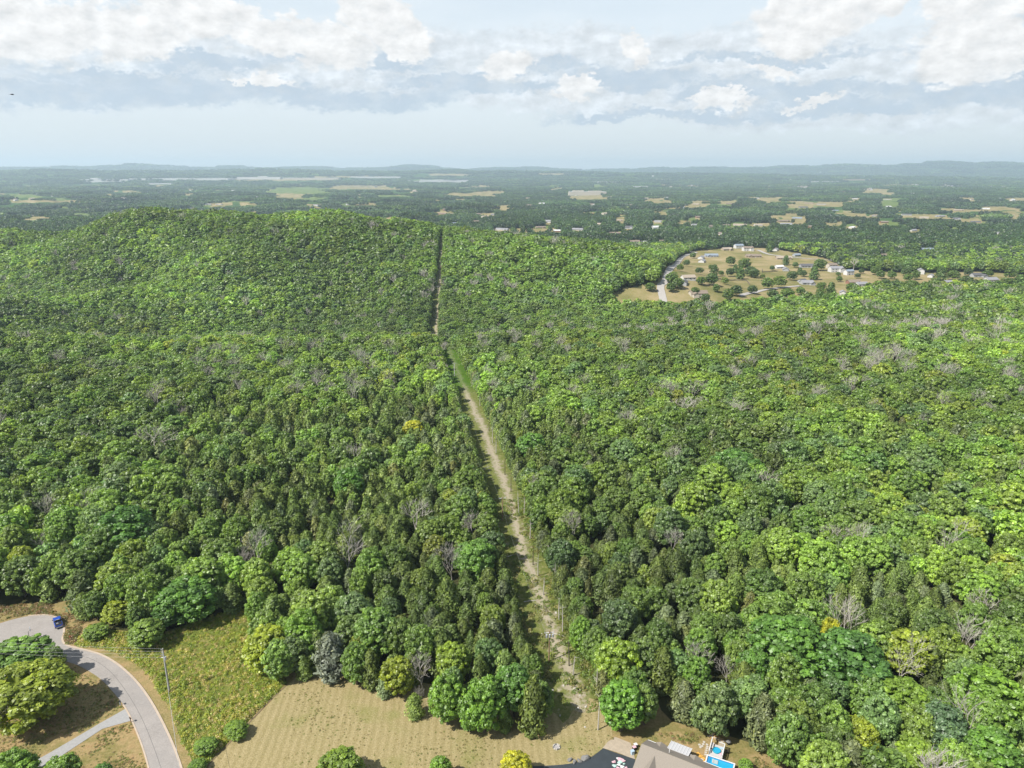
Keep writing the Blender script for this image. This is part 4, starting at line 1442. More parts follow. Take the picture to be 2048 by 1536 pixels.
# ------------------------------------------------------------------ trees set by hand round the clearings
YG, YE, FR, MI, DE, BL = (0.150, 0.205, 0.020), (0.215, 0.25, 0.02), (0.095, 0.185, 0.024), (0.064, 0.145, 0.024), (0.042, 0.105, 0.020), (0.070, 0.130, 0.062)
OL, DO, GG, BO, SB = (0.064, 0.094, 0.022), (0.046, 0.074, 0.021), (0.075, 0.10, 0.045), (0.09, 0.092, 0.028), (0.082, 0.105, 0.080)
HAND = [  # px, py (middle of crown), half width px, height m, kind, tint, label
    (530, 1292, 50, 12.5, 'B', YG, 'bright yellow-green tree leaning out at the corner of the mown field'),
    (606, 1262, 44, 15, 'B', FR, 'fresh green tree right behind the bright yellow-green corner tree'),
    (662, 1312, 35, 12.5, 'S', SB, 'silvery blue-grey conifer standing at the top corner of the mown field'),
    (716, 1298, 21, 10, 'B', YG, 'slim yellow-green tree just right of the silvery conifer'),
    (742, 1338, 23, 10.5, 'C', OL, 'olive cedar at the field edge between two yellow-green trees'),
    (796, 1346, 34, 12, 'B', (0.135, 0.185, 0.018), 'rounded yellow-green tree on the field edge left of the bare grey tree'),
    (846, 1352, 30, 11, 'D', None, 'bare silver-grey tree standing at the mown field edge'),
    (838, 1398, 10, 5, 'D', None, 'small bare sapling below the bare silver-grey tree'),
    (905, 1322, 36, 13, 'B', (0.12, 0.19, 0.022), 'yellow-tinged tree behind the front row right of the bare tree'),
    (893, 1392, 40, 14, 'B', FR, 'fresh green tree in the front row right of the bare tree'),
    (968, 1402, 47, 15, 'B', (0.085, 0.175, 0.024), 'largest fresh green tree bulging over the mown field'),
    (1028, 1372, 44, 15, 'B', MI, 'mid green tree in the front row left of the cleared strip'),
    (1066, 1412, 30, 15, 'C', OL, 'tall olive cedar closing the front row at the strip'),
    (940, 1440, 18, 6, 'B', MI, 'low leafy bush under the largest fresh green tree'),
    (1162, 1262, 26, 12, 'B', FR, 'fresh green tree on the right edge of the strip beside the utility pole'),
    (1232, 1318, 48, 15, 'B', (0.122, 0.200, 0.022), 'tall yellow-green tree above the green one at the right strip edge'),
    (1246, 1405, 48, 13.5, 'B', (0.080, 0.180, 0.022), 'bright green tree shading the yard right of the strip'),
    (1325, 1338, 32, 12, 'C', OL, 'rounded olive cedar behind the yard'),
    (1368, 1400, 30, 10, 'C', GG, 'feathery grey-green cedar at the back of the yard'),
    (1432, 1398, 32, 11, 'B', (0.13, 0.195, 0.022), 'yellow-green tree with visible trunks behind the lumber pile'),
    (1455, 1346, 20, 9, 'D', None, 'bare white-grey tree rising behind the yellow-green tree of the yard'),
    (1525, 1440, 36, 13, 'C', GG, 'tall feathery cedar right of the pool yard'),
    (1486, 1372, 36, 12, 'C', OL, 'olive cedar behind the bare white-grey tree of the yard'),
    (1508, 1336, 38, 14, 'B', MI, 'mid green tree between the yard and the huge round pair'),
    (1396, 1346, 30, 12, 'B', (0.075, 0.155, 0.024), 'mid green tree above the feathery grey-green cedar of the yard'),
    (1632, 1505, 36, 11, 'B', (0.085, 0.165, 0.024), 'green tree right of the pool yard near the bottom border'),
    (1700, 1530, 44, 11, 'C', GG, 'grey-green cedar at the bottom border right of the pool yard'),
    (1280, 1290, 30, 11, 'C', DO, 'dark olive cedar behind the tall yellow-green tree at the strip'),
    (1592, 1450, 52, 13, 'B', (0.085, 0.135, 0.024), 'olive-toned broadleaf tree at the right end of the yard'),
    (1568, 1292, 78, 19, 'B', MI, 'huge round mid green tree left one of the two above the pool'),
    (1700, 1318, 82, 19, 'B', (0.052, 0.125, 0.026), 'huge dark green tree right one of the two above the pool'),
    (1662, 1272, 22, 15, 'B', YE, 'yellow crown wedged between the two huge green trees'),
    (1815, 1300, 48, 14, 'B', (0.15, 0.21, 0.024), 'yellow-green tree right of the huge dark green tree'),
    (1885, 1452, 52, 13, 'B', BL, 'pale blue-green tree in the bottom right wood'),
    (1722, 1468, 40, 10, 'B', YG, 'yellow-green tree low in the bottom right wood'),
    (1800, 1400, 60, 13, 'B', (0.105, 0.185, 0.024), 'fresh green tree above the pale blue-green one'),
    (1975, 1390, 70, 14, 'B', FR, 'broad fresh green tree at the right border'),
    (1840, 1530, 56, 11, 'B', (0.12, 0.20, 0.024), 'fresh green tree cut by the bottom border at right'),
    (1985, 1500, 60, 13, 'B', (0.075, 0.165, 0.025), 'green tree in the bottom right corner'),
    (62, 1378, 88, 15, 'B', (0.125, 0.175, 0.018), 'big spreading golden-green tree at lower left between road and driveway'),
    (36, 1308, 60, 9.5, 'B', (0.085, 0.165, 0.030), 'loose fresh green tree overhanging the turning circle'),
    (108, 1318, 22, 9, 'B', (0.09, 0.15, 0.04), 'thin pale sapling at the turning circle with open twigs'),
    (2, 1432, 30, 10, 'D', None, 'bare grey tree at the left border under the golden-green tree'),
    (168, 1178, 40, 12, 'C', DO, 'dark rounded cedar at the wood edge behind the turning circle'),
    (234, 1222, 30, 7, 'B', YG, 'low yellow-green tree in front of the dark wood by the scrub lot'),
    (232, 1160, 42, 14, 'B', (0.105, 0.165, 0.022), 'yellow-tinged tree right of the dark rounded cedar'),
    (292, 1262, 38, 8.5, 'B', (0.105, 0.175, 0.030), 'feathery pale green shrub tree at the top of the scrub lot'),
    (375, 1190, 60, 14, 'B', MI, 'large mid green tree behind the scrub lot'),
    (330, 1225, 30, 9, 'B', DE, 'dark green tree in shade behind the feathery shrub tree'),
    (250, 1058, 64, 19, 'B', (0.050, 0.122, 0.022), 'very large deep green tree standing above the wood at left'),
    (265, 1108, 34, 14, 'B', (0.115, 0.18, 0.024), 'yellow-tipped tree below the very large deep green tree'),
    (45, 1122, 30, 13, 'B', YG, 'yellow-green tree near the left border behind the turning circle'),
    (85, 1098, 22, 11, 'D', None, 'bare grey tree right of the yellow-green one at the left border'),
    (682, 1532, 46, 9, 'B', (0.10, 0.165, 0.022), 'open-crowned tree at the bottom border in the mown field'),
    (880, 1535, 26, 7, 'B', FR, 'small fresh green tree top at the bottom border'),
    (1030, 1530, 34, 8, 'B', (0.24, 0.27, 0.02), 'golden yellow tree top at the bottom border beside the black driveway'),
    (1492, 1532, 15, 4, 'B', FR, 'small green bush right of the pool at the bottom border'),
    (22, 1538, 48, 9, 'B', FR, 'fresh green tree in the bottom left corner'),
    (118, 1545, 42, 8, 'B', (0.085, 0.16, 0.024), 'leafy green tree top below the gravel driveway'),
    (205, 1542, 20, 4, 'B', MI, 'low bush on the dry lawn at the bottom left border'),
    (472, 1458, 26, 3.4, 'B', (0.095, 0.165, 0.022), 'leafy bush at the field edge in the scrub lot'),
    (412, 1490, 24, 3.0, 'B', (0.085, 0.155, 0.022), 'dense green bush low in the scrub lot near the verge'),
    (395, 1530, 20, 2.8, 'B', (0.08, 0.15, 0.022), 'green bush at the bottom tip of the scrub lot'),
    (190, 1262, 26, 4, 'B', (0.095, 0.16, 0.028), 'mounded shrub beside the kerb below the dark cedar'),
    (828, 858, 22, 12, 'B', YE, 'single bright yellow tree in the cedar wood left of the strip'),
    (1366, 822, 30, 13, 'D', None, 'big white-grey bare tree in the wood right of the strip'),
    (832, 1040, 30, 13, 'D', None, 'pale bare tree with spreading limbs left of the strip'),
    (300, 892, 34, 14, 'D', None, 'wide pale bare tree in the broadleaf wood far left'),
    (1978, 1222, 36, 12, 'D', None, 'tangled bare tree at the right border'),
    (950, 1062, 24, 11, 'D', None, 'forked bare white tree at the left edge of the strip'),
    (1660, 1075, 26, 12, 'D', None, 'dark bare tree in a gap of the right wood'),
    (948, 1115, 46, 15, 'B', (0.080, 0.165, 0.03), 'big fresh green tree at the left edge of the strip'),
    (1065, 890, 32, 15, 'B', MI, 'big round mid green tree at the right edge of the strip'),
    (698, 965, 34, 15, 'B', MI, 'round mid green tree above the cedars left of the strip'),
    (1470, 930, 52, 17, 'B', (0.062, 0.140, 0.03), 'very broad mid green tree in the middle of the right wood'),
]

placed = []            # x, y, radius, kind, class index, tint, scale(3), rot, proto, label, dist
cells = {}
CS = 4.0


def grid_add(x, y, r):
    cells.setdefault((int(x // CS), int(y // CS)), []).append((x, y, r))


def grid_ok(x, y, r, f):
    R = int(math.ceil((r + 7.5) * f / CS))
    ix, iy = int(x // CS), int(y // CS)
    for i in range(ix - R, ix + R + 1):
        for j in range(iy - R, iy + R + 1):
            for (a, b, q) in cells.get((i, j), ()):
                if (a - x) ** 2 + (b - y) ** 2 < ((q + r) * f) ** 2:
                    return False
    return True


hand_out = []
for (px, py, hw, hh, kd, tint, lab) in HAND:
    zc = hh * (0.56 if kd == 'B' else 0.5)
    p = at(px, py, zc)
    _, _, dep = project(*p)
    R = hw * dep / FPX
    hand_out.append((p[0], p[1], H(p[0], p[1]), R, hh, kd, tint, lab))
    grid_add(p[0], p[1], R * 0.98)


def kind_maps(px, py, x, y):
    sL = sstep(-60, 90, px - (400 - (py - 795) * 0.85)) * sstep(750, 840, py) * (px < 1040)
    sR = sstep(740, 840, py) * (px >= 1000) * (1 - 0.62 * sstep(1380, 1640, px))
    n = fbm(x, y, 45, 21, 3)
    pc = 0.06 + 0.24 * sL + 0.44 * sL * sstep(0.36, 0.56, n) + 0.18 * sR + 0.38 * sR * sstep(0.42, 0.58, n) + 0.22 * (py > 640) * sstep(0.55, 0.7, n)
    q = ((px - 1790) / 150) ** 2 + ((py - 1205) / 62) ** 2
    pc = np.where(q < 1, 0.88, pc)
    pc = np.where(((px - 1560) / 160) ** 2 + ((py - 1330) / 110) ** 2 < 1, 0.05, pc)
    m = fbm(x, y, 60, 33, 3)
    pd = 0.028 + 0.05 * sstep(0.5, 0.7, m)
    pd = pd + 0.20 * sstep(1250, 1500, px) * sstep(560, 590, py) * (1 - sstep(700, 860, py)) * sstep(0.40, 0.62, m)
    pd = pd + 0.15 * sstep(640, 780, px) * (1 - sstep(1100, 1300, px)) * (py < 600) * sstep(0.45, 0.65, m)
    pd = pd + 0.05 * sstep(640, 680, py) * (1 - sstep(780, 860, py)) * sstep(0.4, 0.6, m)
    return pc, pd


def grow_forest():
    n = 150000
    # more candidates per area near the viewer
    Y = 92 + (1420 - 92) * rng.uniform(0, 1, n) ** 0.62
    X = rng.uniform(-1, 1, n) * (Y * 0.80 + 45)
    keep = ~inpoly(X, Y, OPEN_FG) & ~inpoly(X, Y, SETTLE) & ~near_road(X, Y)
    X, Y = X[keep], Y[keep]
    m = 5200
    ey = rng.uniform(122, 1100, m)
    sd = rng.choice((-1, 1), m)
    eu = strip_hw(ey) + rng.uniform(0.3, 3.4, m)
    ex = np.interp(ey, STRIP[:, 1], STRIP[:, 0]) + sd * eu * 1.012
    kp = ~inpoly(ex, ey, OPEN_FG)
    X, Y = np.concatenate([ex[kp], X]), np.concatenate([ey[kp], Y])
    edge = np.arange(len(X)) < kp.sum()
    Z = height(X, Y)
    px, py, dep = project(X, Y, Z + 7)
    _, pyt, _ = project(X, Y, Z + 13)
    _, pyb, _ = project(X, Y, Z)
    ok = (px > -110) & (px < 2160) & (pyt < 1720) & visible(X, Y, Z + 15)
    ok &= ~blocks_house(px, pyt, pyb, dep)
    o, _ = field_mask(px, pyb)
    o2, _ = field_mask(px, pyt)
    ok &= ~((Y > 1150) & (np.maximum(o, o2) > 0.5))
    X, Y, Z, px, py, edge = X[ok], Y[ok], Z[ok], px[ok], py[ok], edge[ok]
    pc, pd = kind_maps(px, py, X, Y)
    r1 = rng.uniform(0, 1, len(X))
    kd = np.where(r1 < pc, 1, np.where(r1 < pc + (1 - pc) * pd, 2, 0))
    size = rng.normal(0, 1, len(X))
    farf = sstep(500, 1000, Y)
    Rr = np.where(kd == 0, np.clip(4.3 + 1.0 * size + 2.4 * farf - 0.9 * pc, 2.3, 8.4), np.where(kd == 1, np.clip(2.75 + 0.6 * size, 1.5, 4.2), np.clip(3.3 + 0.7 * size + 1.0 * farf, 2, 5.5)))
    Rr = np.where(edge, Rr * 0.74, Rr)
    uu = np.abs(strip_uv(X, Y))
    order = np.argsort(-np.where(kd == 1, Rr + 1.9, np.where(kd == 2, Rr + 1.0, Rr)) * (0.4 + rng.uniform(0, 1, len(X))) - edge * 30.0)
    tr = rng.uniform(0, 1, len(X))
    # colour drifts over the land: stands of one kind
    drift = fbm(X, Y, 70, 51, 3)
    stand = sstep(0.25, 0.75, fbm(X, Y, 95, 61, 3))
    for i in order:
        f = (0.515, 0.545, 0.60)[kd[i]]
        if edge[i]:
            f *= 0.86
        if uu[i] < strip_hw(Y[i]) - 0.6 + Rr[i] * 0.42:
            continue
        if not grid_ok(X[i], Y[i], Rr[i], f):
            continue
        grid_add(X[i], Y[i], Rr[i])
        if kd[i] == 0:
            rr = float(np.clip(tr[i] * 0.75 + (drift[i] - 0.5) * 0.9 + 0.10, 0, 0.999))
            if rr > 0.985 and tr[i] < 0.994:
                rr = 0.97 * tr[i]
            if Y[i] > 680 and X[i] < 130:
                rr *= 0.74                                  # cloud shade over the hill, put into the leaf tints as deeper greens
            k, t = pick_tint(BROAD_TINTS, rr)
        elif kd[i] == 1:
            k, t = pick_tint(CEDAR_TINTS, float(tr[i]))
        else:
            k, t = 0, DEAD_TINT[1]
        dv = 0.76 + 0.44 * float(stand[i])
        t = (t[0] * dv * 1.08, t[1] * dv * 1.04, t[2] * dv * 1.35) if kd[i] < 2 else t
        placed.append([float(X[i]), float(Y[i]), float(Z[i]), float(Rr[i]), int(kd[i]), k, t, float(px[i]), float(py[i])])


grow_forest()
print('forest trees', len(placed))


# ------------------------------------------------------------------ individuals
def size_word(kd, R):
    if kd == 0:
        return 'large' if R > 5.2 else ('small' if R < 3.4 else 'mid-sized')
    if kd == 1:
        return 'tall' if R > 2.5 else ('slim' if R < 1.9 else 'bushy')
    return 'spreading' if R > 3.6 else ('thin' if R < 2.8 else 'upright')


def cname(kd, k):
    return (BROAD_TINTS[k][0] if kd == 0 else CEDAR_TINTS[k][0] if kd == 1 else 'bare grey')


KN = ('broadleaf tree', 'cedar', 'tree')


def region(px, py):
    if px < 1040 and py > 1180:
        return 'behind the mown field' if px > 480 else 'behind the scrub lot' if px > 140 else 'behind the turning circle'
    if px < 480:
        return 'deep in the left wood' if py < 1000 else 'in the near left wood'
    if px < 1010 + (py - 1000) * 0.3:
        return 'left of the cleared strip' if px > 760 else 'amid the left cedars'
    if px < 1180 + (py - 1000) * 0.3:
        return 'along the right strip edge'
    if py > 1330:
        return 'near the yard' if px < 1560 else 'in the bottom right wood'
    if px < 1560:
        return 'in the middle right wood'
    return 'in the near right wood' if py > 1100 else 'in the far right wood'


MESH_HEIGHT_B = [13.0 + 0.45 * ((s * 3) % 5) for s in range(8)]
MESH_R_B = [5.0 * (0.92 + 0.03 * s) for s in range(8)]
MESH_HEIGHT_C = [9.5 + 0.5 * (s % 3) for s in range(6)]
MESH_R_C = [2.3 * (0.85 + 0.06 * s) for s in range(6)]


def tree_object(kd, x, y, z, R, hh, tint, label, idx, group):
    rz = (idx * 2.399963) % (2 * math.pi)
    if kd == 0:
        s = idx % 8
        t = thing('broadleaf_tree', label, 'tree', (x, y, z), rz, group)
        c = obj('crown', B_HI[s], t)
        k = obj('trunk', TR_B[s], t)
        t.scale = (R / MESH_R_B[s], R / MESH_R_B[s], hh / MESH_HEIGHT_B[s])
        c['tint'] = [float(q) for q in tint]
    elif kd == 1:
        s = idx % 6
        t = thing('cedar_tree', label, 'cedar', (x, y, z), rz, group)
        c = obj('crown', C_HI[s], t)
        k = obj('trunk', TR_C[s], t)
        t.scale = (R / MESH_R_C[s], R / MESH_R_C[s], hh / MESH_HEIGHT_C[s])
        c['tint'] = [float(q) for q in tint]
    else:
        s = idx % 6
        t = obj('bare_tree', D_HI[s])
        t.location = (x, y, z)
        t.rotation_euler = (0, 0, rz)
        tag(t, label, 'bare tree', group)
        t.scale = (R / 3.6, R / 3.6, hh / 11.5)
    return t


GRP = ('broadleaf trees of the forest', 'cedars of the forest', 'bare dead trees of the forest')
cnt = [0, 0, 0]
for i, (x, y, z, R, hh, kd, tint, lab) in enumerate(hand_out):
    q = {'B': 0, 'C': 1, 'S': 1, 'D': 2}[kd]
    tint = tuple(a * b for a, b in zip(tint or (0.4, 0.38, 0.34), (1.72, 1.56, 1.5)))
    tree_object(q, x, y, z, R, hh, tint, lab, i * 3 + (1 if kd != 'S' else 0), GRP[q])
    cnt[q] += 1

P = np.array([[p[0], p[1], p[2], p[3], p[4], p[5], p[7], p[8]] for p in placed])
dist = np.sqrt(P[:, 0] ** 2 + P[:, 1] ** 2 + (CAMZ - P[:, 2]) ** 2)
_, b_top, _ = project(P[:, 0], P[:, 1], P[:, 2] + 12)
inframe = (P[:, 6] > 12) & (P[:, 6] < 2036) & (b_top < 1505)
solo = np.zeros(len(P), bool)
used = {}
for kd in (0, 1, 2):
    idx = np.nonzero((P[:, 4] == kd) & inframe)[0]
    idx = idx[np.argsort(dist[idx] / np.maximum(P[idx, 3], 0.1) ** 0.35)][:(300, 300, 170)[kd] - cnt[kd]]
    solo[idx] = True
    for n, i in enumerate(idx):
        x, y, z, R = P[i, :4]
        # the neighbour that stands right of it in the picture
        dx, dy = P[:, 6] - P[i, 6], P[:, 7] - P[i, 7]
        w = np.where((dx > 4) & (np.abs(dy) < dx * 0.8) & inframe, np.hypot(dx, dy * 1.3), 1e9)
        j = int(np.argmin(w))
        kn = int(P[j, 4])
        base = '%s %s %s %s' % (size_word(kd, R), cname(kd, int(P[i, 5])), KN[kd], region(P[i, 6], P[i, 7]))
        nb = '%s %s' % (cname(kn, int(P[j, 5])), ('tree', 'cedar', 'tree')[kn])
        lab = '%s, left of %s %s' % (base, 'an' if nb[0] in 'aeiou' else 'a', nb)
        hh = (R * (1.8 + 0.3 * math.sin(i * 1.7)) + 5.2) if kd == 0 else (R * (2.2 + 0.55 * math.sin(i * 2.1)) + 2.4) if kd == 1 else (R * 2.5 + 5.0)
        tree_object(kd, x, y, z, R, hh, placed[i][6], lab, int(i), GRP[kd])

# ------------------------------------------------------------------ the rest of the forest: one mass
rest = np.nonzero(~solo)[0]
vi, rot, scl, tin = [], [], [], []
protos = B_MID + B_LOW + C_MID + C_LOW + D_MID + D_LOW          # collection order follows the numbered names
for i in rest:
    kd, R = int(P[i, 4]), P[i, 3]
    far = dist[i] > 760
    if kd == 0:
        s = int(rng.integers(0, 8))
        vi.append((8 if far else 0) + s)
        hh = R * rng.uniform(1.2, 1.7) + 6.2
        scl.append((R / MESH_R_B[s], R / MESH_R_B[s], hh / MESH_HEIGHT_B[s]))
    elif kd == 1:
        s = int(rng.integers(0, 6))
        vi.append(16 + (6 if far else 0) + s)
        hh = R * rng.uniform(1.7, 2.8) + 2.4
        scl.append((R / MESH_R_C[s], R / MESH_R_C[s], hh / MESH_HEIGHT_C[s]))
    else:
        s = int(rng.integers(0, 6))
        vi.append(28 + (6 if dist[i] > 480 else 0) + s)
        hh = R * rng.uniform(2.2, 2.9) + 5.0
        scl.append((R / 4.0, R / 4.0, hh / 13.0))
    rot.append(rng.uniform(0, 6.283))
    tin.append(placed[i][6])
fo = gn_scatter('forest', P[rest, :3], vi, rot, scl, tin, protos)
tag(fo, 'dense mixed forest of broadleaf trees and cedars covering the land', 'forest')
print('forest rest', len(rest), 'solo', int(solo.sum()), cnt)


# ------------------------------------------------------------------ far woodland
def far_wood():
    pts, vi, sc, tn = [], [], [], []

    def tints(n, x, y):
        d = fbm(x, y, 260, 91, 3)
        base = np.array((0.048, 0.092, 0.030)) * (0.35 + 1.35 * d)[:, None] * rng.uniform(0.6, 1.45, n)[:, None]
        warm = rng.uniform(0, 1, n)
        base = np.where((warm > 0.84)[:, None], base * (1.55, 1.35, 0.9), base)
        return base

    # single rough trees out to 2.7 km
    n = 90000
    r = np.sqrt(rng.uniform(1000 ** 2, 2700 ** 2, n))
    a = rng.uniform(-0.70, 0.70, n)
    X, Y = r * np.sin(a), r * np.cos(a)
    Z = height(X, Y)
    px, pyb, dep = project(X, Y, Z)
    _, pyt, _ = project(X, Y, Z + 13)
    yc = np.interp(X, RX, RY)
    ok = ((Y > 1415) | (Y > yc + 60) & (Y > 1150)) & ~((Y < 1420) & (X < 420)) & ~inpoly(X, Y, SETTLE) & ~near_road(X, Y)
    ok &= visible(X, Y, Z + 16) & (px > -60) & (px < 2110)
    o1, _ = field_mask(px, pyb)
    o2, _ = field_mask(px, pyt + 0.8)
    clump = fbm(X, Y, 90, 71, 3)
    ok &= (np.maximum(o1, o2) < 0.5) | ((clump > 0.70) & (rng.uniform(0, 1, n) < 0.25))
    ok &= ~blocks_house(px, pyt, pyb, dep)
    # suburban gaps on the right
    gap = sstep(0.60, 0.72, fbm(X, Y, 130, 73, 3)) * (px > 1250)
    ok &= rng.uniform(0, 1, n) > gap * 0.65
    X, Y, Z = X[ok], Y[ok], Z[ok]
    m = len(X)
    pts.append(np.stack([X, Y, Z], 1))
    vi.append(rng.integers(0, 8, m))
    s = rng.uniform(0.95, 1.55, m)
    sc.append(np.stack([s, s, s * rng.uniform(0.8, 1.05, m)], 1))
    tn.append(tints(m, X, Y))
    # patches of wood to the horizon
    rr, aa = [], []
    r = 2600.0
    while r < 21500:
        cell = 56.0 * max(1.0, r / 3600.0)
        k = int(1.42 * r / cell)
        rr.append(np.full(k, r) + rng.uniform(-0.5, 0.5, k) * cell)
        aa.append(-0.71 + (np.arange(k) + rng.uniform(0, 1, k)) / k * 1.42)
        r += cell
    r, a = np.concatenate(rr), np.concatenate(aa)
    X, Y = r * np.sin(a), r * np.cos(a)
    Z = height(X, Y)
    px, pyb, dep = project(X, Y, Z)
    _, pyt, _ = project(X, Y, Z + 12)
    o1, _ = field_mask(px, pyb)
    o2, _ = field_mask(px, pyt)
    ok = visible(X, Y, Z + 16) & (np.maximum(o1, o2) < 0.5) & ~blocks_house(px, pyt, pyb, dep)
    hole = fbm(a * 3000, r * 0.22, 120, 75, 3)
    ok &= rng.uniform(0, 1, len(r)) > 0.75 * sstep(0.60, 0.70, hole)
    X, Y, Z, r = X[ok], Y[ok], Z[ok], r[ok]
    m = len(X)
    pts.append(np.stack([X, Y, Z - 1.0], 1))
    vi.append(8 + rng.integers(0, 5, m))
    s = np.maximum(1.0, r / 3600.0) * rng.uniform(0.9, 1.2, m)
    sc.append(np.stack([s, s, np.maximum(1, s * 0.55) * rng.uniform(0.75, 1.15, m)], 1))
    tn.append(tints(m, X, Y))
    pts, vi, sc, tn = (np.concatenate(q) for q in (pts, vi, sc, tn))
    o = gn_scatter('far_woodland', pts, vi, rng.uniform(0, 6.283, len(pts)), sc, tn, FAR_PROTO + PATCH)
    tag(o, 'hazy woodland covering the far plain up to the hills', 'woodland')
    print('far wood', len(pts))


FAR_PROTO = []
for s in range(8):
    V, L = crown_broad(900 + s, 5.4, 0.6, 12.5, 18, 7, 1.35)
    FAR_PROTO.append(quads_mesh('far_tree_%02d' % s, V, L, M_FARWOOD))
far_wood()

# ------------------------------------------------------------------ single trees in the yards of the settlement
YARD = [(1428, 544, 9, 'D'), (1398, 542, 8, 'D'), (1461, 524, 10, 'M'), (1470, 540, 7, 'D'), (1500, 544, 11, 'D'), (1460, 546, 9, 'D'), (1480, 550, 10, 'D'), (1442, 547, 6, 'M'), (1423, 561, 12, 'D'),
        (1402, 562, 10, 'M'), (1342, 576, 10, 'M'), (1343, 556, 14, 'M'), (1355, 568, 12, 'M'), (1488, 531, 13, 'M'), (1507, 547, 11, 'D'), (1571, 524, 8, 'D'), (1544, 537, 5, 'D'), (1590, 530, 7, 'M'), (1599, 545, 6, 'D'),
        (1606, 547, 8, 'D'), (1638, 531, 13, 'M'), (1627, 551, 11, 'D'), (1584, 552, 11, 'D'), (1559, 565, 14, 'F'), (1534, 569, 12, 'M'), (1504, 579, 10, 'D'), (1472, 583, 12, 'D'), (1432, 578, 8, 'M'),
        (1389, 583, 9, 'M'), (1373, 527, 7, 'D'), (1386, 511, 7, 'M'), (1360, 536, 8, 'F'), (1678, 559, 6, 'M'), (1676, 548, 5, 'M'), (1722, 543, 6, 'D'), (1783, 552, 8, 'M'), (1749, 542, 10, 'M'), (1797, 537, 10, 'D'),
        (1642, 572, 9, 'M'), (1525, 553, 5, 'F'), (1262, 567, 8, 'F'), (1300, 574, 11, 'M'), (1280, 560, 10, 'D'), (1450, 563, 7, 'F'), (1421, 535, 6, 'M'), (1539, 497, 9, 'D'), (1660, 515, 6, 'M'), (1715, 552, 6, 'D'),
        (1736, 575, 9, 'M'), (1770, 567, 11, 'D'), (1815, 556, 9, 'M'), (1880, 553, 12, 'D'), (1930, 565, 14, 'D'), (1600, 583, 9, 'M'), (1640, 588, 10, 'M'), (1765, 578, 13, 'M'), (1790, 573, 12, 'D'), (1822, 571, 14, 'M'), (1850, 577, 13, 'D'), (1868, 568, 10, 'M'), (1905, 551, 12, 'M'), (1918, 578, 15, 'M'), (1945, 574, 12, 'D'), (1962, 570, 13, 'M'),
        (1990, 576, 14, 'D'), (2012, 566, 14, 'M'), (2035, 574, 15, 'D'), (2020, 549, 12, 'M'), (1936, 545, 9, 'D'), (1876, 580, 12, 'F'), (1830, 552, 9, 'M'), (1812, 543, 11, 'D'), (1760, 550, 9, 'M'), (1975, 547, 9, 'M'), (1702, 577, 12, 'M'), (1660, 584, 12, 'D'), (1574, 588, 13, 'M'), (1545, 590, 11, 'D'), (1455, 592, 12, 'M'), (1410, 596, 10, 'D')]
for i, (px, py, hw, c) in enumerate(YARD):
    g0 = at(px, py + hw * 0.8)
    _, _, dep = project(*g0)
    R = max(2.0, hw * dep / FPX)
    tint = {'D': (0.075, 0.128, 0.034), 'M': (0.108, 0.178, 0.036), 'F': (0.15, 0.225, 0.04)}[c]
    tint = tuple(q * (0.85 + 0.3 * ((i * 0.618) % 1)) for q in tint)
    tall = c == 'D' and i % 3 == 0
    o = obj('yard_tree', C_MID[i % 6] if tall else B_MID[i % 8])
    o.location = g0
    o.rotation_euler = (0, 0, i * 2.4)
    hk = R * (1.7 + 0.5 * ((i * 0.37) % 1)) / MESH_HEIGHT_B[i % 8]
    o.scale = (R / MESH_R_C[i % 6], R / MESH_R_C[i % 6] * 0.9, R * 2.4 / MESH_HEIGHT_C[i % 6]) if tall else (R / MESH_R_B[i % 8] * (0.9 + 0.3 * ((i * 0.71) % 1)), R / MESH_R_B[i % 8], hk)
    o['tint'] = [float(q) for q in tint]
    # nearest house names the tree
    hs = min(near_houses, key=lambda h: math.hypot(h[0] - px, (h[1] - py) * 2))
    side = ('left of' if px < hs[0] - 8 else 'right of' if px > hs[0] + 8 else 'behind' if py < hs[1] else 'in front of')
    lab = '%s %s yard tree %s the %s house %s' % ('small' if hw < 8 else 'big' if hw > 11 else 'round', {'D': 'dark green', 'M': 'mid green', 'F': 'light green'}[c], side, hs[3], hs[5])
    tag(o, ' '.join(lab.split()[:16]), 'tree', 'yard trees of the settlement')
# ------------------------------------------------------------------ things of the foreground
M_POLE = surf('weathered_pole_wood', (0.42, 0.40, 0.36), var=0.25, scale=2.0)
M_POLEB = surf('brown_pole_wood', (0.36, 0.24, 0.15), var=0.25, scale=2.0)
M_METAL = surf('galvanised_metal', (0.60, 0.62, 0.65), var=0.1, metal=0.4, rough=0.5)
M_WIRE = surf('wire', (0.55, 0.56, 0.56), var=0.05, rough=0.5)
M_WHITE = surf('white_paint', (0.85, 0.85, 0.84), var=0.05)
M_BLACK = surf('black_plastic', (0.03, 0.03, 0.035), var=0.2, rough=0.5)
M_TYRE = surf('tyre_rubber', (0.025, 0.025, 0.025), var=0.2)
M_BLUE = surf('blue_car_paint', (0.016, 0.085, 0.50), var=0.05, rough=0.3, spec=0.6)
M_CARGLASS = surf('car_glass', (0.02, 0.03, 0.035), var=0.1, rough=0.12, spec=0.7)
M_RED = surf('faded_red_paint', (0.42, 0.09, 0.05), var=0.15)
M_STONE = surf('pale_stone', (0.62, 0.585, 0.52), var=0.18, scale=2.0)
M_DARKSTONE = surf('grey_boulder', (0.24, 0.235, 0.225), var=0.3, scale=1.5)
M_PINE = surf('fresh_lumber', (0.72, 0.46, 0.19), var=0.15, scale=1.2)
M_ORANGE = surf('orange_boards', (0.85, 0.47, 0.10), var=0.12, scale=1.0)
M_DECK = surf('pale_deck_boards', (0.66, 0.63, 0.60), var=0.08, scale=1.5)
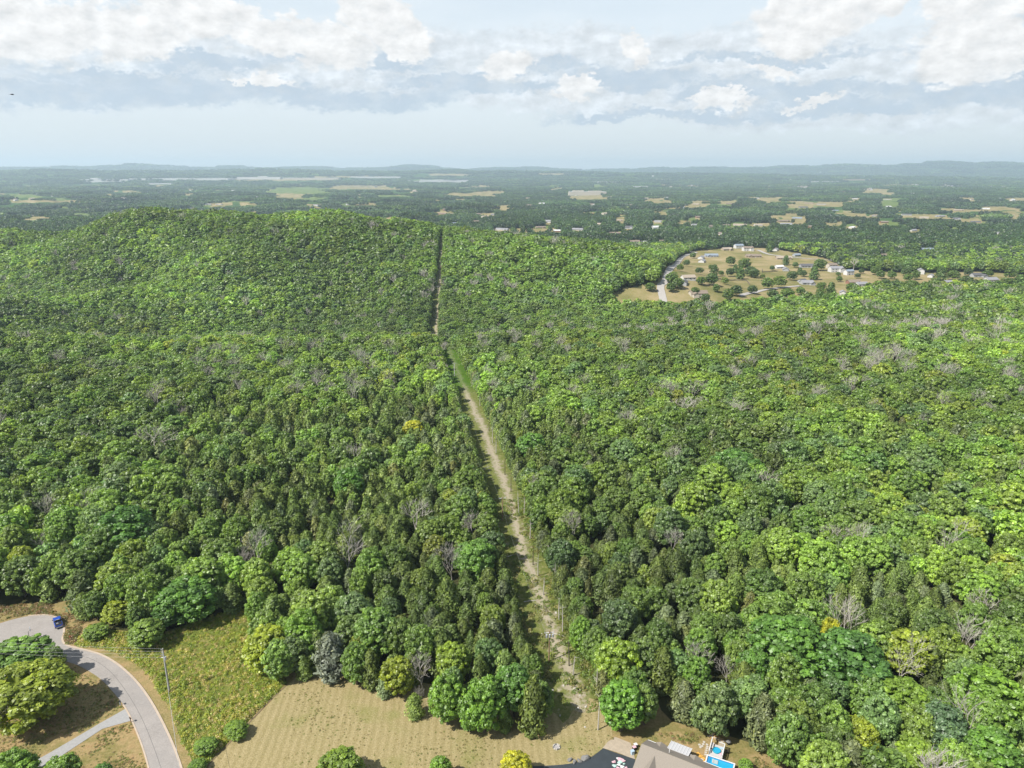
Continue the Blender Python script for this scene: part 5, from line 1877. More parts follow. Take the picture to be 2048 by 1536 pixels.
M_POOLW = surf('pool_water', (0.035, 0.46, 0.76), var=0.10, scale=0.9, rough=0.12, spec=0.5)
M_LINER = surf('pool_liner', (0.04, 0.30, 0.62), var=0.08)
M_TEAL = surf('teal_plastic', (0.03, 0.42, 0.56), var=0.06, rough=0.4)
M_SHINGLE = surf('brown_grey_shingles', (0.335, 0.295, 0.245), var=0.22, scale=5.0)
M_AWN = surf('white_ribbed_metal', (0.74, 0.74, 0.75), var=0.05, rough=0.5)
M_AWN2 = surf('bright_metal_rib', (0.92, 0.92, 0.93), var=0.04, rough=0.5)
M_SIDING = surf('pale_siding', (0.62, 0.57, 0.50), var=0.08)
M_PINK = surf('pink_cloth', (0.85, 0.55, 0.62), var=0.12)
M_MINT = surf('mint_cloth', (0.55, 0.80, 0.72), var=0.12)
M_PALEB = surf('pale_blue_plastic', (0.50, 0.66, 0.80), var=0.1)


# ---- utility poles
def pole_roadside():
    top_px, hh = (325, 1297), 12.4
    p = at(*top_px, hh)
    t = thing('utility_pole', 'tall grey utility pole standing in the weeds beside the curving road', 'utility pole', (p[0], p[1], 0))
    b = MB()
    b.tube([(0, 0, -1), (0, 0, hh * 0.5), (0, 0, hh)], [0.24, 0.205, 0.16], 10)
    b.build('pole', M_POLE, t)
    for k in range(3):
        b = MB()
        z = hh - 0.45 - 0.75 * k
        b.tube([(0, 0, z), (-0.42, 0.05, z + 0.08)], 0.05, 6)
        b.tube([(-0.42, 0.05, z + 0.02), (-0.42, 0.05, z + 0.34)], [0.10, 0.05], 8)
        b.build('insulator', M_METAL, t)
    b = MB()
    b.tube([(0.36, -0.12, hh - 3.1), (0.36, -0.12, hh - 2.2)], [0.24, 0.24], 12)
    b.box((0.2, -0.1, hh - 2.7), (0.3, 0.1, 0.25))
    b.build('transformer', M_METAL, t)
    b = MB()
    b.box((-0.32, -0.05, hh - 2.45), (0.7, 0.12, 0.12))
    b.build('bracket', M_WHITE, t)
    # conductors
    left = [at(-260, 1262, 12.0), at(-260, 1272, 11.2), at(-260, 1282, 10.4), at(-260, 1290, 9.6)]
    for k in range(4):
        z = hh - 0.1 - 0.75 * k if k < 3 else hh - 2.5
        a = Vector((p[0] - 0.42, p[1] + 0.05, z))
        c = Vector(left[k])
        b = MB()
        pts = []
        for i in range(15):
            f = i / 14
            q = a.lerp(c, f)
            q.z -= 4 * f * (1 - f) * 0.9
            pts.append(q)
        b.tube(pts, 0.014, 4)
        w = b.build('power_line', M_WIRE)
        tag(w, ('uppermost', 'second', 'third', 'lowest')[k] + ' of the four wires running left from the grey roadside pole', 'power line', 'wires of the roadside pole')
    a, c = Vector((p[0], p[1] - 0.1, hh - 0.6)), Vector(at(366, 1590, 10.5))
    b = MB()
    pts = []
    for i in range(15):
        f = i / 14
        q = a.lerp(c, f)
        q.z -= 4 * f * (1 - f) * 0.5
        pts.append(q)
    b.tube(pts, 0.035, 4)
    tag(b.build('power_line', M_WIRE), 'thick cable running down the picture from the grey roadside pole', 'power line', 'wires of the roadside pole')


pole_roadside()

strip_poles = []


def strip_pole(base, hh, label, arms, mat, dy=0.0):
    p = at(*base)
    t = thing('utility_pole', label, 'utility pole', p, 0.17, 'utility poles along the cleared strip')
    b = MB()
    b.tube([(0, 0, -1), (0, 0, hh)], [0.21, 0.13], 9)
    b.build('pole', mat, t)
    for z in arms:
        b = MB()
        b.box((0, 0.14, z), (2.5, 0.12, 0.14))
        ca = b.build('crossarm', M_WHITE if hh > 9.1 else M_POLE, t)
        for x in (-1.15, 0.0, 1.15):
            b = MB()
            b.tube([(x, 0.14, z + 0.06), (x, 0.14, z + 0.22), (x, 0.14, z + 0.36)], [0.06, 0.11, 0.04], 7)
            b.build('insulator', M_METAL, ca)
    strip_poles.append((p, hh))
    return t


t = strip_pole((1098, 1323), 9.2, 'brown utility pole with pale crossarm and three transformers, nearest on the cleared strip', [8.5], M_POLEB)
for x in (-0.75, 0.05, 0.85):
    b = MB()
    b.tube([(x, -0.18, 7.35), (x, -0.18, 8.2), (x, -0.18, 8.3)], [0.26, 0.26, 0.1], 10)
    b.build('transformer', M_METAL, t)
strip_pole((1005, 1042), 9.4, 'second utility pole along the strip, with a bright white crossarm', [8.9], M_POLEB)
strip_pole((909, 753), 9.0, 'pale utility pole on the green part of the strip', [8.5], M_WHITE)
strip_pole((876, 590), 10.0, 'faint utility pole far up the strip on the hill slope', [9.3], M_POLE)
strip_pole((884, 520), 10.0, 'farthest utility pole, near the top of the strip', [9.3], M_POLE)
for i in range(len(strip_poles) - 1):
    (a, ha), (c, hc) = strip_poles[i], strip_poles[i + 1]
    b = MB()
    for x in (-1.15, 1.15):
        pts = []
        for k in range(17):
            f = k / 16
            q = Vector(a).lerp(Vector(c), f)
            q.z += ha * (1 - f) + hc * f - 0.25 - 4 * f * (1 - f) * 1.2
            q.x += x
            pts.append(q)
        b.tube(pts, 0.014, 3)
    tag(b.build('power_line', M_WIRE), ('thin wire pair between the nearest two strip poles', 'thin wire pair between the white-armed and the pale strip pole', 'thin wire pair over the dip of the strip', 'thin wire pair between the two farthest strip poles')[i], 'power line', 'wires along the cleared strip')

# ---- bare trunks left standing along the right edge of the strip
SNAGS = [((1138, 1332), 7.5), ((1125, 1264), 8.5), ((1118, 1240), 7.0), ((1076, 1152), 8.0), ((1066, 1130), 7.0), ((1110, 1172), 8.0), ((1098, 1128), 6.5), ((1038, 1027), 9.0), ((1022, 984), 8.0), ((1048, 1030), 7.0),
         ((992, 907), 8.0), ((985, 886), 8.0), ((978, 862), 7.0), ((1196, 1460), 9.5), ((1192, 1392), 8.0), ((1060, 1080), 7.5), ((1010, 950), 7.5), ((960, 812), 7.0), ((1146, 1352), 6.0), ((1086, 1190), 6.0)]
SN = [bare_mesh('bare_trunk', 60 + k, 8.0, 1, M_DEAD if k else M_BARK, 0.9, trunk_only=True) for k in range(4)]
for i, (bp, hh) in enumerate(SNAGS):
    p = at(*bp)
    o = obj('dead_snag', SN[i % 4])
    o.location = p
    o.rotation_euler = (0.03 * ((i % 3) - 1), 0.03 * ((i % 4) - 1.5), i * 1.3)
    o.scale = (1, 1, hh / 8.0)
    lab = '%s %s dead trunk at the strip edge, %s' % ('tall' if hh > 7.8 else 'short', 'dark' if i % 4 == 0 else 'grey',
          'beside the nearest pole' if bp[1] > 1320 else 'just above the nearest pole' if bp[1] > 1200 else 'between the two nearest poles' if bp[1] > 1050 else 'beside the white-armed pole' if bp[1] > 940 else 'far up near the green stretch')
    tag(o, lab, 'dead trunk', 'dead trunks along the strip')

# ---- fallen logs and cut branches on the strip
LOGS = [((1061, 1203), 4.0, 0.2, 'M_DEAD'), ((1090, 1222), 3.0, 1.2, 'M_DEAD'), ((972, 937), 5.0, 0.9, 'M_DEAD'), ((1024, 1112), 4.5, 0.5, 'M_DEAD'), ((1118, 1271), 3.5, -0.4, 'M_DEAD'), ((1040, 1130), 5.0, 1.5, 'M_BARK'), ((1085, 1395), 3.0, 0.3, 'M_DEAD'),
        ((1025, 1195), 4.0, 0.1, 'M_DEAD'), ((958, 838), 5.0, 0.1, 'M_DEAD'), ((985, 1000), 3.5, 0.3, 'M_DEAD')]
for i, (bp, L, rz, mm) in enumerate(LOGS):
    p = at(*bp)
    b = MB()
    b.tube([(-L / 2, 0, 0.16), (0, 0.12, 0.2), (L / 2, 0, 0.14)], [0.15, 0.12, 0.06], 6)
    for k in range(4):
        x = -L / 3 + k * L / 5
        b.tube([(x, 0, 0.2), (x + 0.5, (0.6 if k % 2 else -0.6), 0.45)], [0.05, 0.015], 4)
    o = b.build('fallen_log', {'M_DEAD': M_DEAD, 'M_BARK': M_BARK}[mm])
    o.location = p
    o.rotation_euler = (0, 0, rz)
    tag(o, ('pale log lying across the strip below the first pole span', 'pale forked log on the bare dirt of the strip', 'long pale log in the shade far up the strip', 'thin pale log in the strip shade left of the dirt', 'short log right of the nearest pole', 'dark log lying lengthways in the strip shade',
            'short pale log at the strip mouth by the front trees', 'pale log beside the left cedars on the strip', 'white log across the strip below the green stretch', 'thin log near the white-armed pole')[i], 'log', 'fallen logs on the cleared strip')

# pale stones strewn at the mouth of the strip
for i, (px, py) in enumerate([(1160, 1392), (1172, 1414), (1156, 1417), (1170, 1455), (1105, 1381), (1150, 1378), (1120, 1432), (1127, 1372), (1143, 1350), (1084, 1268), (1100, 1244), (1112, 1226)]):
    p = at(px, py)
    b = MB()
    s = 0.35 + 0.12 * (i % 3)
    b.box((0, 0, 0.12), (s * 1.5, s, 0.30), i * 0.7, taper=0.6)
    o = b.build('stone', M_STONE, None, p)
    tag(o, 'small pale stone on the %s of the cleared strip' % ('open mouth' if i < 7 else 'dirt'), 'stone', 'small pale stones on the strip')

# ---- fire ring of stones on the field
p = at(1113, 1495)
t = thing('fire_ring', 'round ring of grey stones on the dry grass above the black driveway', 'fire ring', p)
for k in range(11):
    a = k * 2 * math.pi / 11
    MB().box((math.cos(a) * 0.72, math.sin(a) * 0.72, 0.16), (0.42, 0.26, 0.36), a + math.pi / 2, taper=0.75).build('stone', M_STONE if k % 3 else M_DARKSTONE, t)
b = MB()
b.prism([(math.cos(k * 0.6283) * 0.6, math.sin(k * 0.6283) * 0.6) for k in range(10)], 0.03, 0.10)
b.build('ash', surf('ash', (0.45, 0.43, 0.42), var=0.3, scale=3), t)

# boulders edging the black driveway
for i, (px, py, s) in enumerate([(1140, 1521, 0.9), (1149, 1525, 0.85), (1159, 1523, 0.8), (1171, 1518, 1.5)]):
    bm = bmesh.new()
    bmesh.ops.create_icosphere(bm, subdivisions=2, radius=0.55)
    for v in bm.verts:
        k = 1 + 0.3 * math.sin(v.co.x * 6 + i) * math.cos(v.co.y * 5 + i * 2)
        v.co = Vector((v.co.x * k * s * 1.3, v.co.y * k * s * 0.8, max(v.co.z * k * s * 0.8, -0.2)))
    me = bpy.data.meshes.new('boulder')
    bm.to_mesh(me)
    bm.free()
    me.materials.append(M_DARKSTONE)
    o = obj('boulder', me, None, at(px, py))
    o.location.z += 0.18
    o.rotation_euler = (0, 0, 0.5 + i)
    tag(o, ('leftmost of the boulders edging the black driveway', 'second boulder from the left edging the black driveway', 'third boulder from the left edging the black driveway', 'longest boulder, at the right end of the driveway edging')[i], 'boulder', 'boulders edging the black driveway')

# coloured cloths and toys spread on the black driveway
TOY = [(1235, 1517, 0.35, 'w'), (1240, 1519, 0.75, 'p'), (1247, 1522, 0.45, 'p'), (1240, 1525, 0.65, 'm'), (1228, 1524, 0.55, 'p'), (1238, 1530, 0.5, 'w'), (1229, 1532, 0.6, 'm'), (1244, 1534, 0.55, 'w'), (1236, 1537, 0.6, 'p'), (1248, 1528, 0.3, 'm'), (1252, 1536, 0.4, 'p')]
for i, (px, py, s, c) in enumerate(TOY):
    p = at_h(px, py, 0.1)
    b = MB()
    n = 9
    poly = [(math.cos(k * 2 * math.pi / n) * s * (0.8 + 0.25 * math.sin(k * 2.3 + i)), math.sin(k * 2 * math.pi / n) * s * 0.75 * (0.8 + 0.25 * math.cos(k * 1.7 + i))) for k in range(n)]
    b.prism(poly, 0.0, 0.10 + 0.02 * (i % 4))
    b.prism([(q[0] * 0.5, q[1] * 0.5) for q in poly], 0.10 + 0.02 * (i % 4), 0.2)
    o = b.build('cloth', {'w': M_WHITE, 'p': M_PINK, 'm': M_MINT}[c], None, p)
    tag(o, '%s %s cloth lying on the black driveway beside the roof' % ('small' if s < 0.5 else 'larger', {'w': 'white', 'p': 'pink', 'm': 'mint green'}[c]), 'cloth', 'coloured cloths on the black driveway')

# bins and bags against the house wall
for i, (px, py, m, nm) in enumerate([(1271, 1492, M_WHITE, 'white'), (1268.5, 1497, M_PINK, 'pinkish'), (1265, 1505, M_PALEB, 'pale blue')]):
    p = at_h(px, py, 0.5)
    t = thing('storage_bin', '%s bin standing in the row left of the brown roof' % nm, 'bin', (p[0], p[1], 0.02), 0.4, 'bins beside the house')
    MB().box((0, 0, 0.45), (0.6, 0.55, 0.9), 0, taper=1.15).build('tub', M_BLACK if i < 2 else m, t)
    MB().box((0, 0, 0.96), (0.74, 0.68, 0.1)).build('lid', m, t)


# ---- the brown house at the bottom border
def brown_house():
    zr, ze, zf = 5.2, 3.0, 2.4
    a, c = at_h(1283, 1489, zr), at_h(1390, 1531, zr)
    d = (c - a)[:2]
    d = d / np.linalg.norm(d)
    rz = math.atan2(d[1], d[0])
    t = thing('house', 'brown-grey shingled house at the bottom border beside the blue pool', 'house', (a[0], a[1], 0), rz)
    L, WB, WF = 25.0, 4.0, 7.6                         # length, depth of the back and of the front slope
    # local x along the ridge from the left gable end; +y away from the viewer
    w = MB()
    yb, yf = WB - 0.45, -WF + 0.45
    zb_, zf_ = zr - (zr - ze) * yb / WB - 0.03, zr + (zr - zf) * yf / WF - 0.03
    w.add([(0.4, yf, -0.2), (L, yf, -0.2), (L, yb, -0.2), (0.4, yb, -0.2), (0.4, yf, zf_), (L, yf, zf_), (L, yb, zb_), (0.4, yb, zb_), (0.4, 0, zr - 0.03), (L, 0, zr - 0.03)],
          [(0, 1, 5, 4), (2, 3, 7, 6), (1, 2, 6, 9, 5), (3, 0, 4, 8, 7)])
    w.build('wall', M_SIDING, t)
    r = MB()
    pr = [(-WF, zf), (0, zr), (WB, ze), (WB, ze + 0.15), (0, zr + 0.17), (-WF, zf + 0.15)]
    vs = [(x, y, z) for x in (0.0, L + 0.4) for (y, z) in pr]
    r.add(vs, [(0, 1, 7, 6), (1, 2, 8, 7), (2, 3, 9, 8), (3, 4, 10, 9), (4, 5, 11, 10), (5, 0, 6, 11), (0, 5, 4, 1), (1, 4, 3, 2), (6, 7, 10, 11), (7, 8, 9, 10)])
    # rows of ridge caps
    r.tube([(0.0, 0, zr + 0.16), (L + 0.4, 0, zr + 0.16)], 0.09, 5)
    # cross gables toward the viewer and to the back
    for x0, wid, zz in ((3.3, 6.4, 4.75), (11.6, 6.4, 4.75)):
        lx, hw = 8.6, wid / 2
        y0 = -WF * (zr - zz) / (zr - zf) + 0.2
        vs = [(x0, y0, zz + 0.18), (x0, y0 - lx, zz + 0.18), (x0 - hw, y0 - lx, zf - 0.1), (x0 + hw, y0 - lx, zf - 0.1), (x0 - hw, -WF + 0.1, zf + 0.18), (x0 + hw, -WF + 0.1, zf + 0.18)]
        r.add(vs, [(0, 4, 2, 1), (0, 1, 3, 5)])
    for x0, wid, zz in ((3.1, 2.6, 3.75), (10.4, 3.0, 3.8)):
        hw = wid / 2
        y0 = WB * (zr - zz) / (zr - ze) - 0.15
        ye = WB + 0.55
        vs = [(x0, y0, zz + 0.16), (x0, ye - 0.5, zz + 0.16), (x0 - hw, ye, ze - 0.05), (x0 + hw, ye, ze - 0.05), (x0 - hw, WB - 0.3, ze + 0.2), (x0 + hw, WB - 0.3, ze + 0.2)]
        r.add(vs, [(0, 1, 2, 4), (0, 5, 3, 1), (1, 3, 2)])
    rf = r.build('roof', M_SHINGLE, t)
    b = MB()
    b.tube([(5.6, 1.3, 4.2), (5.6, 1.3, 5.4)], 0.09, 8)
    b.build('vent_pipe', M_WHITE, rf)
    g = MB()
    g.box((1.0, WB + 0.08, ze + 0.06), (1.7, 0.14, 0.16))
    g.box((10.4, WB + 0.64, ze - 0.06), (3.0, 0.14, 0.16))
    g.box((15.4, WB + 0.08, ze + 0.06), (6.6, 0.14, 0.16))
    g.build('gutter', M_WHITE, t)
    # patio cover
    aw = MB()
    x0, x1, y0, y1 = 4.6, 9.0, WB - 0.5, WB + 2.6
    aw.add([(x0, y0, 3.45), (x1, y0, 3.45), (x1, y1, 2.75), (x0, y1, 2.75), (x0, y0, 3.53), (x1, y0, 3.53), (x1, y1, 2.83), (x0, y1, 2.83)],
           [(3, 2, 1, 0), (4, 5, 6, 7), (0, 1, 5, 4), (1, 2, 6, 5), (2, 3, 7, 6), (3, 0, 4, 7)])
    pc = aw.build('patio_cover', M_AWN, t)
    rb = MB()
    for k in range(8):
        x = x0 + (x1 - x0) * k / 7
        rb.add([(x - 0.06, y0, 3.534), (x + 0.06, y0, 3.534), (x + 0.06, y1, 2.834), (x - 0.06, y1, 2.834), (x - 0.06, y0, 3.6), (x + 0.06, y0, 3.6), (x + 0.06, y1, 2.9), (x - 0.06, y1, 2.9)],
               [(3, 2, 1, 0), (4, 5, 6, 7), (0, 1, 5, 4), (1, 2, 6, 5), (2, 3, 7, 6), (3, 0, 4, 7)])
    rb.build('rib', M_AWN2, pc)
    for x in (x0 + 0.2, x1 - 0.2):
        MB().box((x, y1 - 0.15, 1.35), (0.12, 0.12, 2.75)).build('post', M_WHITE, pc)
    for x in (2.0, 6.0, 13.5):
        MB().box((x, yb + 0.02, 1.5), (1.3, 0.1, 1.2)).build('window', M_GLASS, t)
    return rz, t


HOUSE_RZ, _ = brown_house()


# ---- pool and its deck
def pool_and_deck():
    zr = 1.25
    a, b_ = at_h(1415.5, 1510.5, zr), at_h(1468.5, 1528, zr)
    u = (b_ - a)[:2]
    L = float(np.linalg.norm(u))
    u = u / L
    rz = math.atan2(u[1], u[0])
    W = 3.9
    t = thing('swimming_pool', 'bright blue rectangular above-ground pool beside the brown roof', 'pool', (a[0], a[1], 0), rz)
    m = MB()                                           # walls
    for (c, s) in (((L / 2, 0, zr / 2), (L + 0.24, 0.12, zr)), ((L / 2, -W, zr / 2), (L + 0.24, 0.12, zr)), ((-0.06, -W / 2, zr / 2), (0.12, W - 0.12, zr)), ((L + 0.06, -W / 2, zr / 2), (0.12, W - 0.12, zr))):
        m.box(c, s)
    m.build('pool_wall', M_LINER, t)
    m = MB()
    for (c, s) in (((L / 2, 0.02, zr + 0.04), (L + 0.4, 0.24, 0.08)), ((L / 2, -W - 0.02, zr + 0.04), (L + 0.4, 0.24, 0.08)), ((-0.06, -W / 2, zr + 0.04), (0.26, W - 0.2, 0.08)), ((L + 0.06, -W / 2, zr + 0.04), (0.26, W - 0.2, 0.08))):
        m.box(c, s)
    m.build('rim', M_WHITE, t)
    m = MB()
    m.box((L / 2, -W / 2, zr - 0.28), (L - 0.01, W - 0.14, 0.1))
    m.build('water', M_POOLW, t)
    m = MB()
    m.box((0.4, -W / 2, zr - 0.18), (0.62, W - 0.2, 0.08))
    m.build('step', M_LINER, t)
    o = thing('pool_float', 'grey rectangular float drifting on the pool water', 'pool float', (0, 0, 0), rz + 0.08)
    q = at_h(1430, 1524, zr - 0.2)
    o.location = (q[0], q[1], zr - 0.23)
    MB().box((0, 0, 0.09), (1.2, 0.95, 0.18), taper=0.95).build('cushion', surf('float_grey', (0.50, 0.58, 0.58), var=0.1), o)
    MB().box((-0.45, 0, 0.22), (0.25, 0.9, 0.1)).build('pillow', M_DECK, o)
    # deck
    z = 1.2
    c0, c1, c2, c3 = at_h(1416.5, 1509.5, z), at_h(1444, 1519, z), at_h(1448, 1494, z), at_h(1422, 1486, z)
    t = thing('pool_deck', 'pale raised deck with white rails at the pool end', 'deck', (c0[0], c0[1], 0), rz)
    ca, sa = math.cos(-rz), math.sin(-rz)

    def loc(p):
        x, y = p[0] - c0[0], p[1] - c0[1]
        return (x * ca - y * sa, x * sa + y * ca)
    l1, l2, l3 = loc(c1), loc(c2), loc(c3)
    dx, dy = max(l1[0], l2[0]), (l2[1] + l3[1]) / 2
    m = MB()
    n = int(dy / 0.16)
    for k in range(n):
        m.box((dx / 2, 0.12 + (k + 0.5) * (dy - 0.12) / n, z - 0.03), (dx, (dy - 0.12) / n - 0.012, 0.06))
    m.build('floor', M_DECK, t)
    m = MB()
    m.box((dx / 2, dy - 0.06, z - 0.2), (dx - 0.1, 0.06, 0.26))
    m.box((dx - 0.05, dy / 2, z - 0.2), (0.06, dy - 0.4, 0.26))
    m.box((0.05, dy / 2, z - 0.2), (0.06, dy - 0.4, 0.26))
    m.build('frame', M_WHITE, t)
    for (x, y) in ((0.12, 0.3), (dx - 0.15, 0.3), (0.12, dy - 0.15), (dx - 0.15, dy - 0.15)):
        MB().box((x, y, (z - 0.07) / 2), (0.12, 0.12, z - 0.07)).build('leg', M_BLACK, t)
    for x, y0, y1 in ((0.05, 0.15, dy + 1.0), (dx - 0.05, 0.15, dy - 0.05)):
        m = MB()
        m.box((x, (y0 + y1) / 2, z + 0.95), (0.16, y1 - y0, 0.1))
        m.box((x, (y0 + y1) / 2, z + 0.12), (0.07, y1 - y0, 0.06))
        k = int((y1 - y0) / 0.16)
        for i in range(k + 1):
            m.box((x, y0 + (y1 - y0) * i / k, z + 0.5), (0.045, 0.045, 0.86))
        m.build('railing', M_WHITE, t)
    m = MB()
    m.box((dx * 0.76, dy - 0.05, z + 0.95), (dx * 0.44, 0.14, 0.1))
    for i in range(9):
        m.box((dx * 0.56 + dx * 0.41 * i / 8, dy - 0.05, z + 0.5), (0.045, 0.045, 0.86))
    m.build('railing', M_WHITE, t)
    # things on the deck
    def on_deck(fx, fy):
        x, y = dx * fx, dy * fy
        cb, sb = math.cos(rz), math.sin(rz)
        return (c0[0] + x * cb - y * sb, c0[1] + x * sb + y * cb, z)
    k = thing('paddling_pool', 'small round teal paddling pool on the deck', 'paddling pool', on_deck(0.5, 0.5), 0)
    m = MB()
    r = 0.85
    prof = [(r * 0.95, 0), (r, 0.16), (r, 0.3), (r * 0.9, 0.33), (r * 0.86, 0.2)]
    vs, fs = [], []
    for (rr, zz) in prof:
        vs += [(rr * math.cos(i * 0.2618), rr * math.sin(i * 0.2618), zz) for i in range(24)]
    for j in range(len(prof) - 1):
        for i in range(24):
            fs.append((j * 24 + i, j * 24 + (i + 1) % 24, (j + 1) * 24 + (i + 1) % 24, (j + 1) * 24 + i))
    m.add(vs, fs)
    m.build('side', M_TEAL, k)
    MB().prism([(0.85 * math.cos(i * 0.2618), 0.85 * math.sin(i * 0.2618)) for i in range(24)], 0.02, 0.16).build('water', M_POOLW, k)
    k = thing('bench', 'grey bench along the left rail of the deck', 'bench', on_deck(0.13, 0.72), rz)
    MB().box((0, 0, 0.42), (0.5, 1.6, 0.08)).build('seat', M_DECK, k)
    for y in (-0.6, 0.6):
        MB().box((0, y, 0.19), (0.4, 0.08, 0.38)).build('leg', M_BLACK, k)
    k = thing('cooler', 'white cooler by the right rail of the deck', 'cooler', on_deck(0.82, 0.72), rz + 0.2)
    MB().box((0, 0, 0.2), (0.7, 0.42, 0.4), taper=1.06).build('tub', M_WHITE, k)
    MB().box((0, 0, 0.44), (0.76, 0.48, 0.07)).build('lid', M_PALEB, k)
    k = thing('towel', 'pink towel lying by the right rail of the deck', 'towel', on_deck(0.78, 0.35), rz)
    m = MB()
    for i in range(5):
        m.box((0.03 * i, -0.3 + i * 0.15, 0.03 + 0.015 * (i % 2)), (0.55, 0.15, 0.03), 0.1)
    m.build('fabric', M_PINK, k)
    # ladder at the right side
    q = at_h(1452, 1507, 0.0)
    k = thing('ladder', 'dark pool ladder standing right of the deck', 'ladder', (q[0], q[1], 0), rz)
    for x in (0, 0.5):
        m = MB()
        m.tube([(x, 0, 0), (x, -0.3, 1.7)], 0.035, 6)
        m.build('rail', M_BLACK, k)
    for i in range(5):
        MB().box((0.25, -0.05 - 0.055 * i, 0.3 + 0.3 * i), (0.5, 0.1, 0.04)).build('rung', M_BLACK, k)
    return rz


POOL_RZ = pool_and_deck()

# ---- stepping stones by the deck
STEPS = [(1414, 1489.5), (1415, 1494), (1414, 1497.5), (1413, 1501.5), (1411.5, 1505.5), (1411, 1509.5), (1408, 1484.5), (1406.5, 1489), (1399, 1490), (1404, 1493), (1401, 1495)]
for i, (px, py) in enumerate(STEPS):
    p = at(px, py)
    n = 8
    b = MB()
    sx, sy = (0.36, 0.24) if i < 6 else (0.33, 0.28)
    b.prism([(math.cos(k * 2 * math.pi / n) * sx * (0.9 + 0.18 * math.sin(k * 3 + i)), math.sin(k * 2 * math.pi / n) * sy * (0.9 + 0.18 * math.cos(k * 2 + i))) for k in range(n)], 0.0, 0.11)
    o = b.build('stepping_stone', M_STONE, None, (p[0], p[1], 0.02))
    o.rotation_euler = (0, 0, POOL_RZ)
    lab = ('%s stepping stone of the row along the deck' % ('uppermost', 'second', 'third', 'fourth', 'fifth', 'lowest')[i]) if i < 6 else ('%s of the five loose pale stones left of the stepping row' % ('uppermost', 'second highest', 'leftmost', 'middle', 'lowest')[i - 6])
    tag(o, lab, 'stepping stone', 'stepping stones by the pool')

# ---- lumber and boards
p = at(1436, 1477)
t = thing('lumber_pile', 'heap of fresh yellow planks at the back of the pool yard', 'lumber', p, POOL_RZ - 0.05)
for k in range(9):
    MB().box((-0.5 + 0.22 * (k % 4), -0.5 + 0.22 * (k % 5), 0.06 + 0.11 * (k // 5)), (3.6 - 0.35 * (k % 3), 0.14, 0.09), 0.06 * ((k % 3) - 1)).build('plank', M_PINE if k % 3 else M_DECK, t)
q0, q1 = at_h(1396.5, 1507.5, 0.3), at_h(1409, 1524, 0.3)
d = (q1 - q0)[:2]
t = thing('board_walk', 'bright orange wooden walk between the roof and the pool', 'boardwalk', ((q0[0] + q1[0]) / 2, (q0[1] + q1[1]) / 2, 0.02), math.atan2(d[1], d[0]))
LL = float(np.linalg.norm(d)) + 0.6
for k in range(9):
    f = k / 8
    MB().box((-LL / 2 + f * LL, 0, 0.2 + 0.05 * (k % 2)), (LL / 9 - 0.03, 0.75 + 1.15 * f, 0.08)).build('board', M_ORANGE, t)
for y in (-0.28, 0.28):
    MB().box((0, y, 0.08), (LL - 0.4, 0.09, 0.15)).build('joist', M_PINE, t)
p = at(1456, 1489)
t = thing('covered_grill', 'dark round grill with a grey cover at the back of the pool yard', 'grill', p)
b = MB()
b.tube([(0, 0, 0.3), (0, 0, 0.5), (0, 0, 0.85)], [0.25, 0.5, 0.55], 14)
b.build('bowl', M_BLACK, t)
b = MB()
b.tube([(0, 0, 0.86), (0, 0, 1.0), (0, 0, 1.1)], [0.56, 0.45, 0.12], 14)
b.build('lid', M_DARKSTONE, t)
for k in range(3):
    b = MB()
    b.tube([(math.cos(k * 2.09) * 0.2, math.sin(k * 2.09) * 0.2, 0.4), (math.cos(k * 2.09) * 0.45, math.sin(k * 2.09) * 0.45, -0.02)], 0.04, 5)
    b.build('leg', M_BLACK, t)


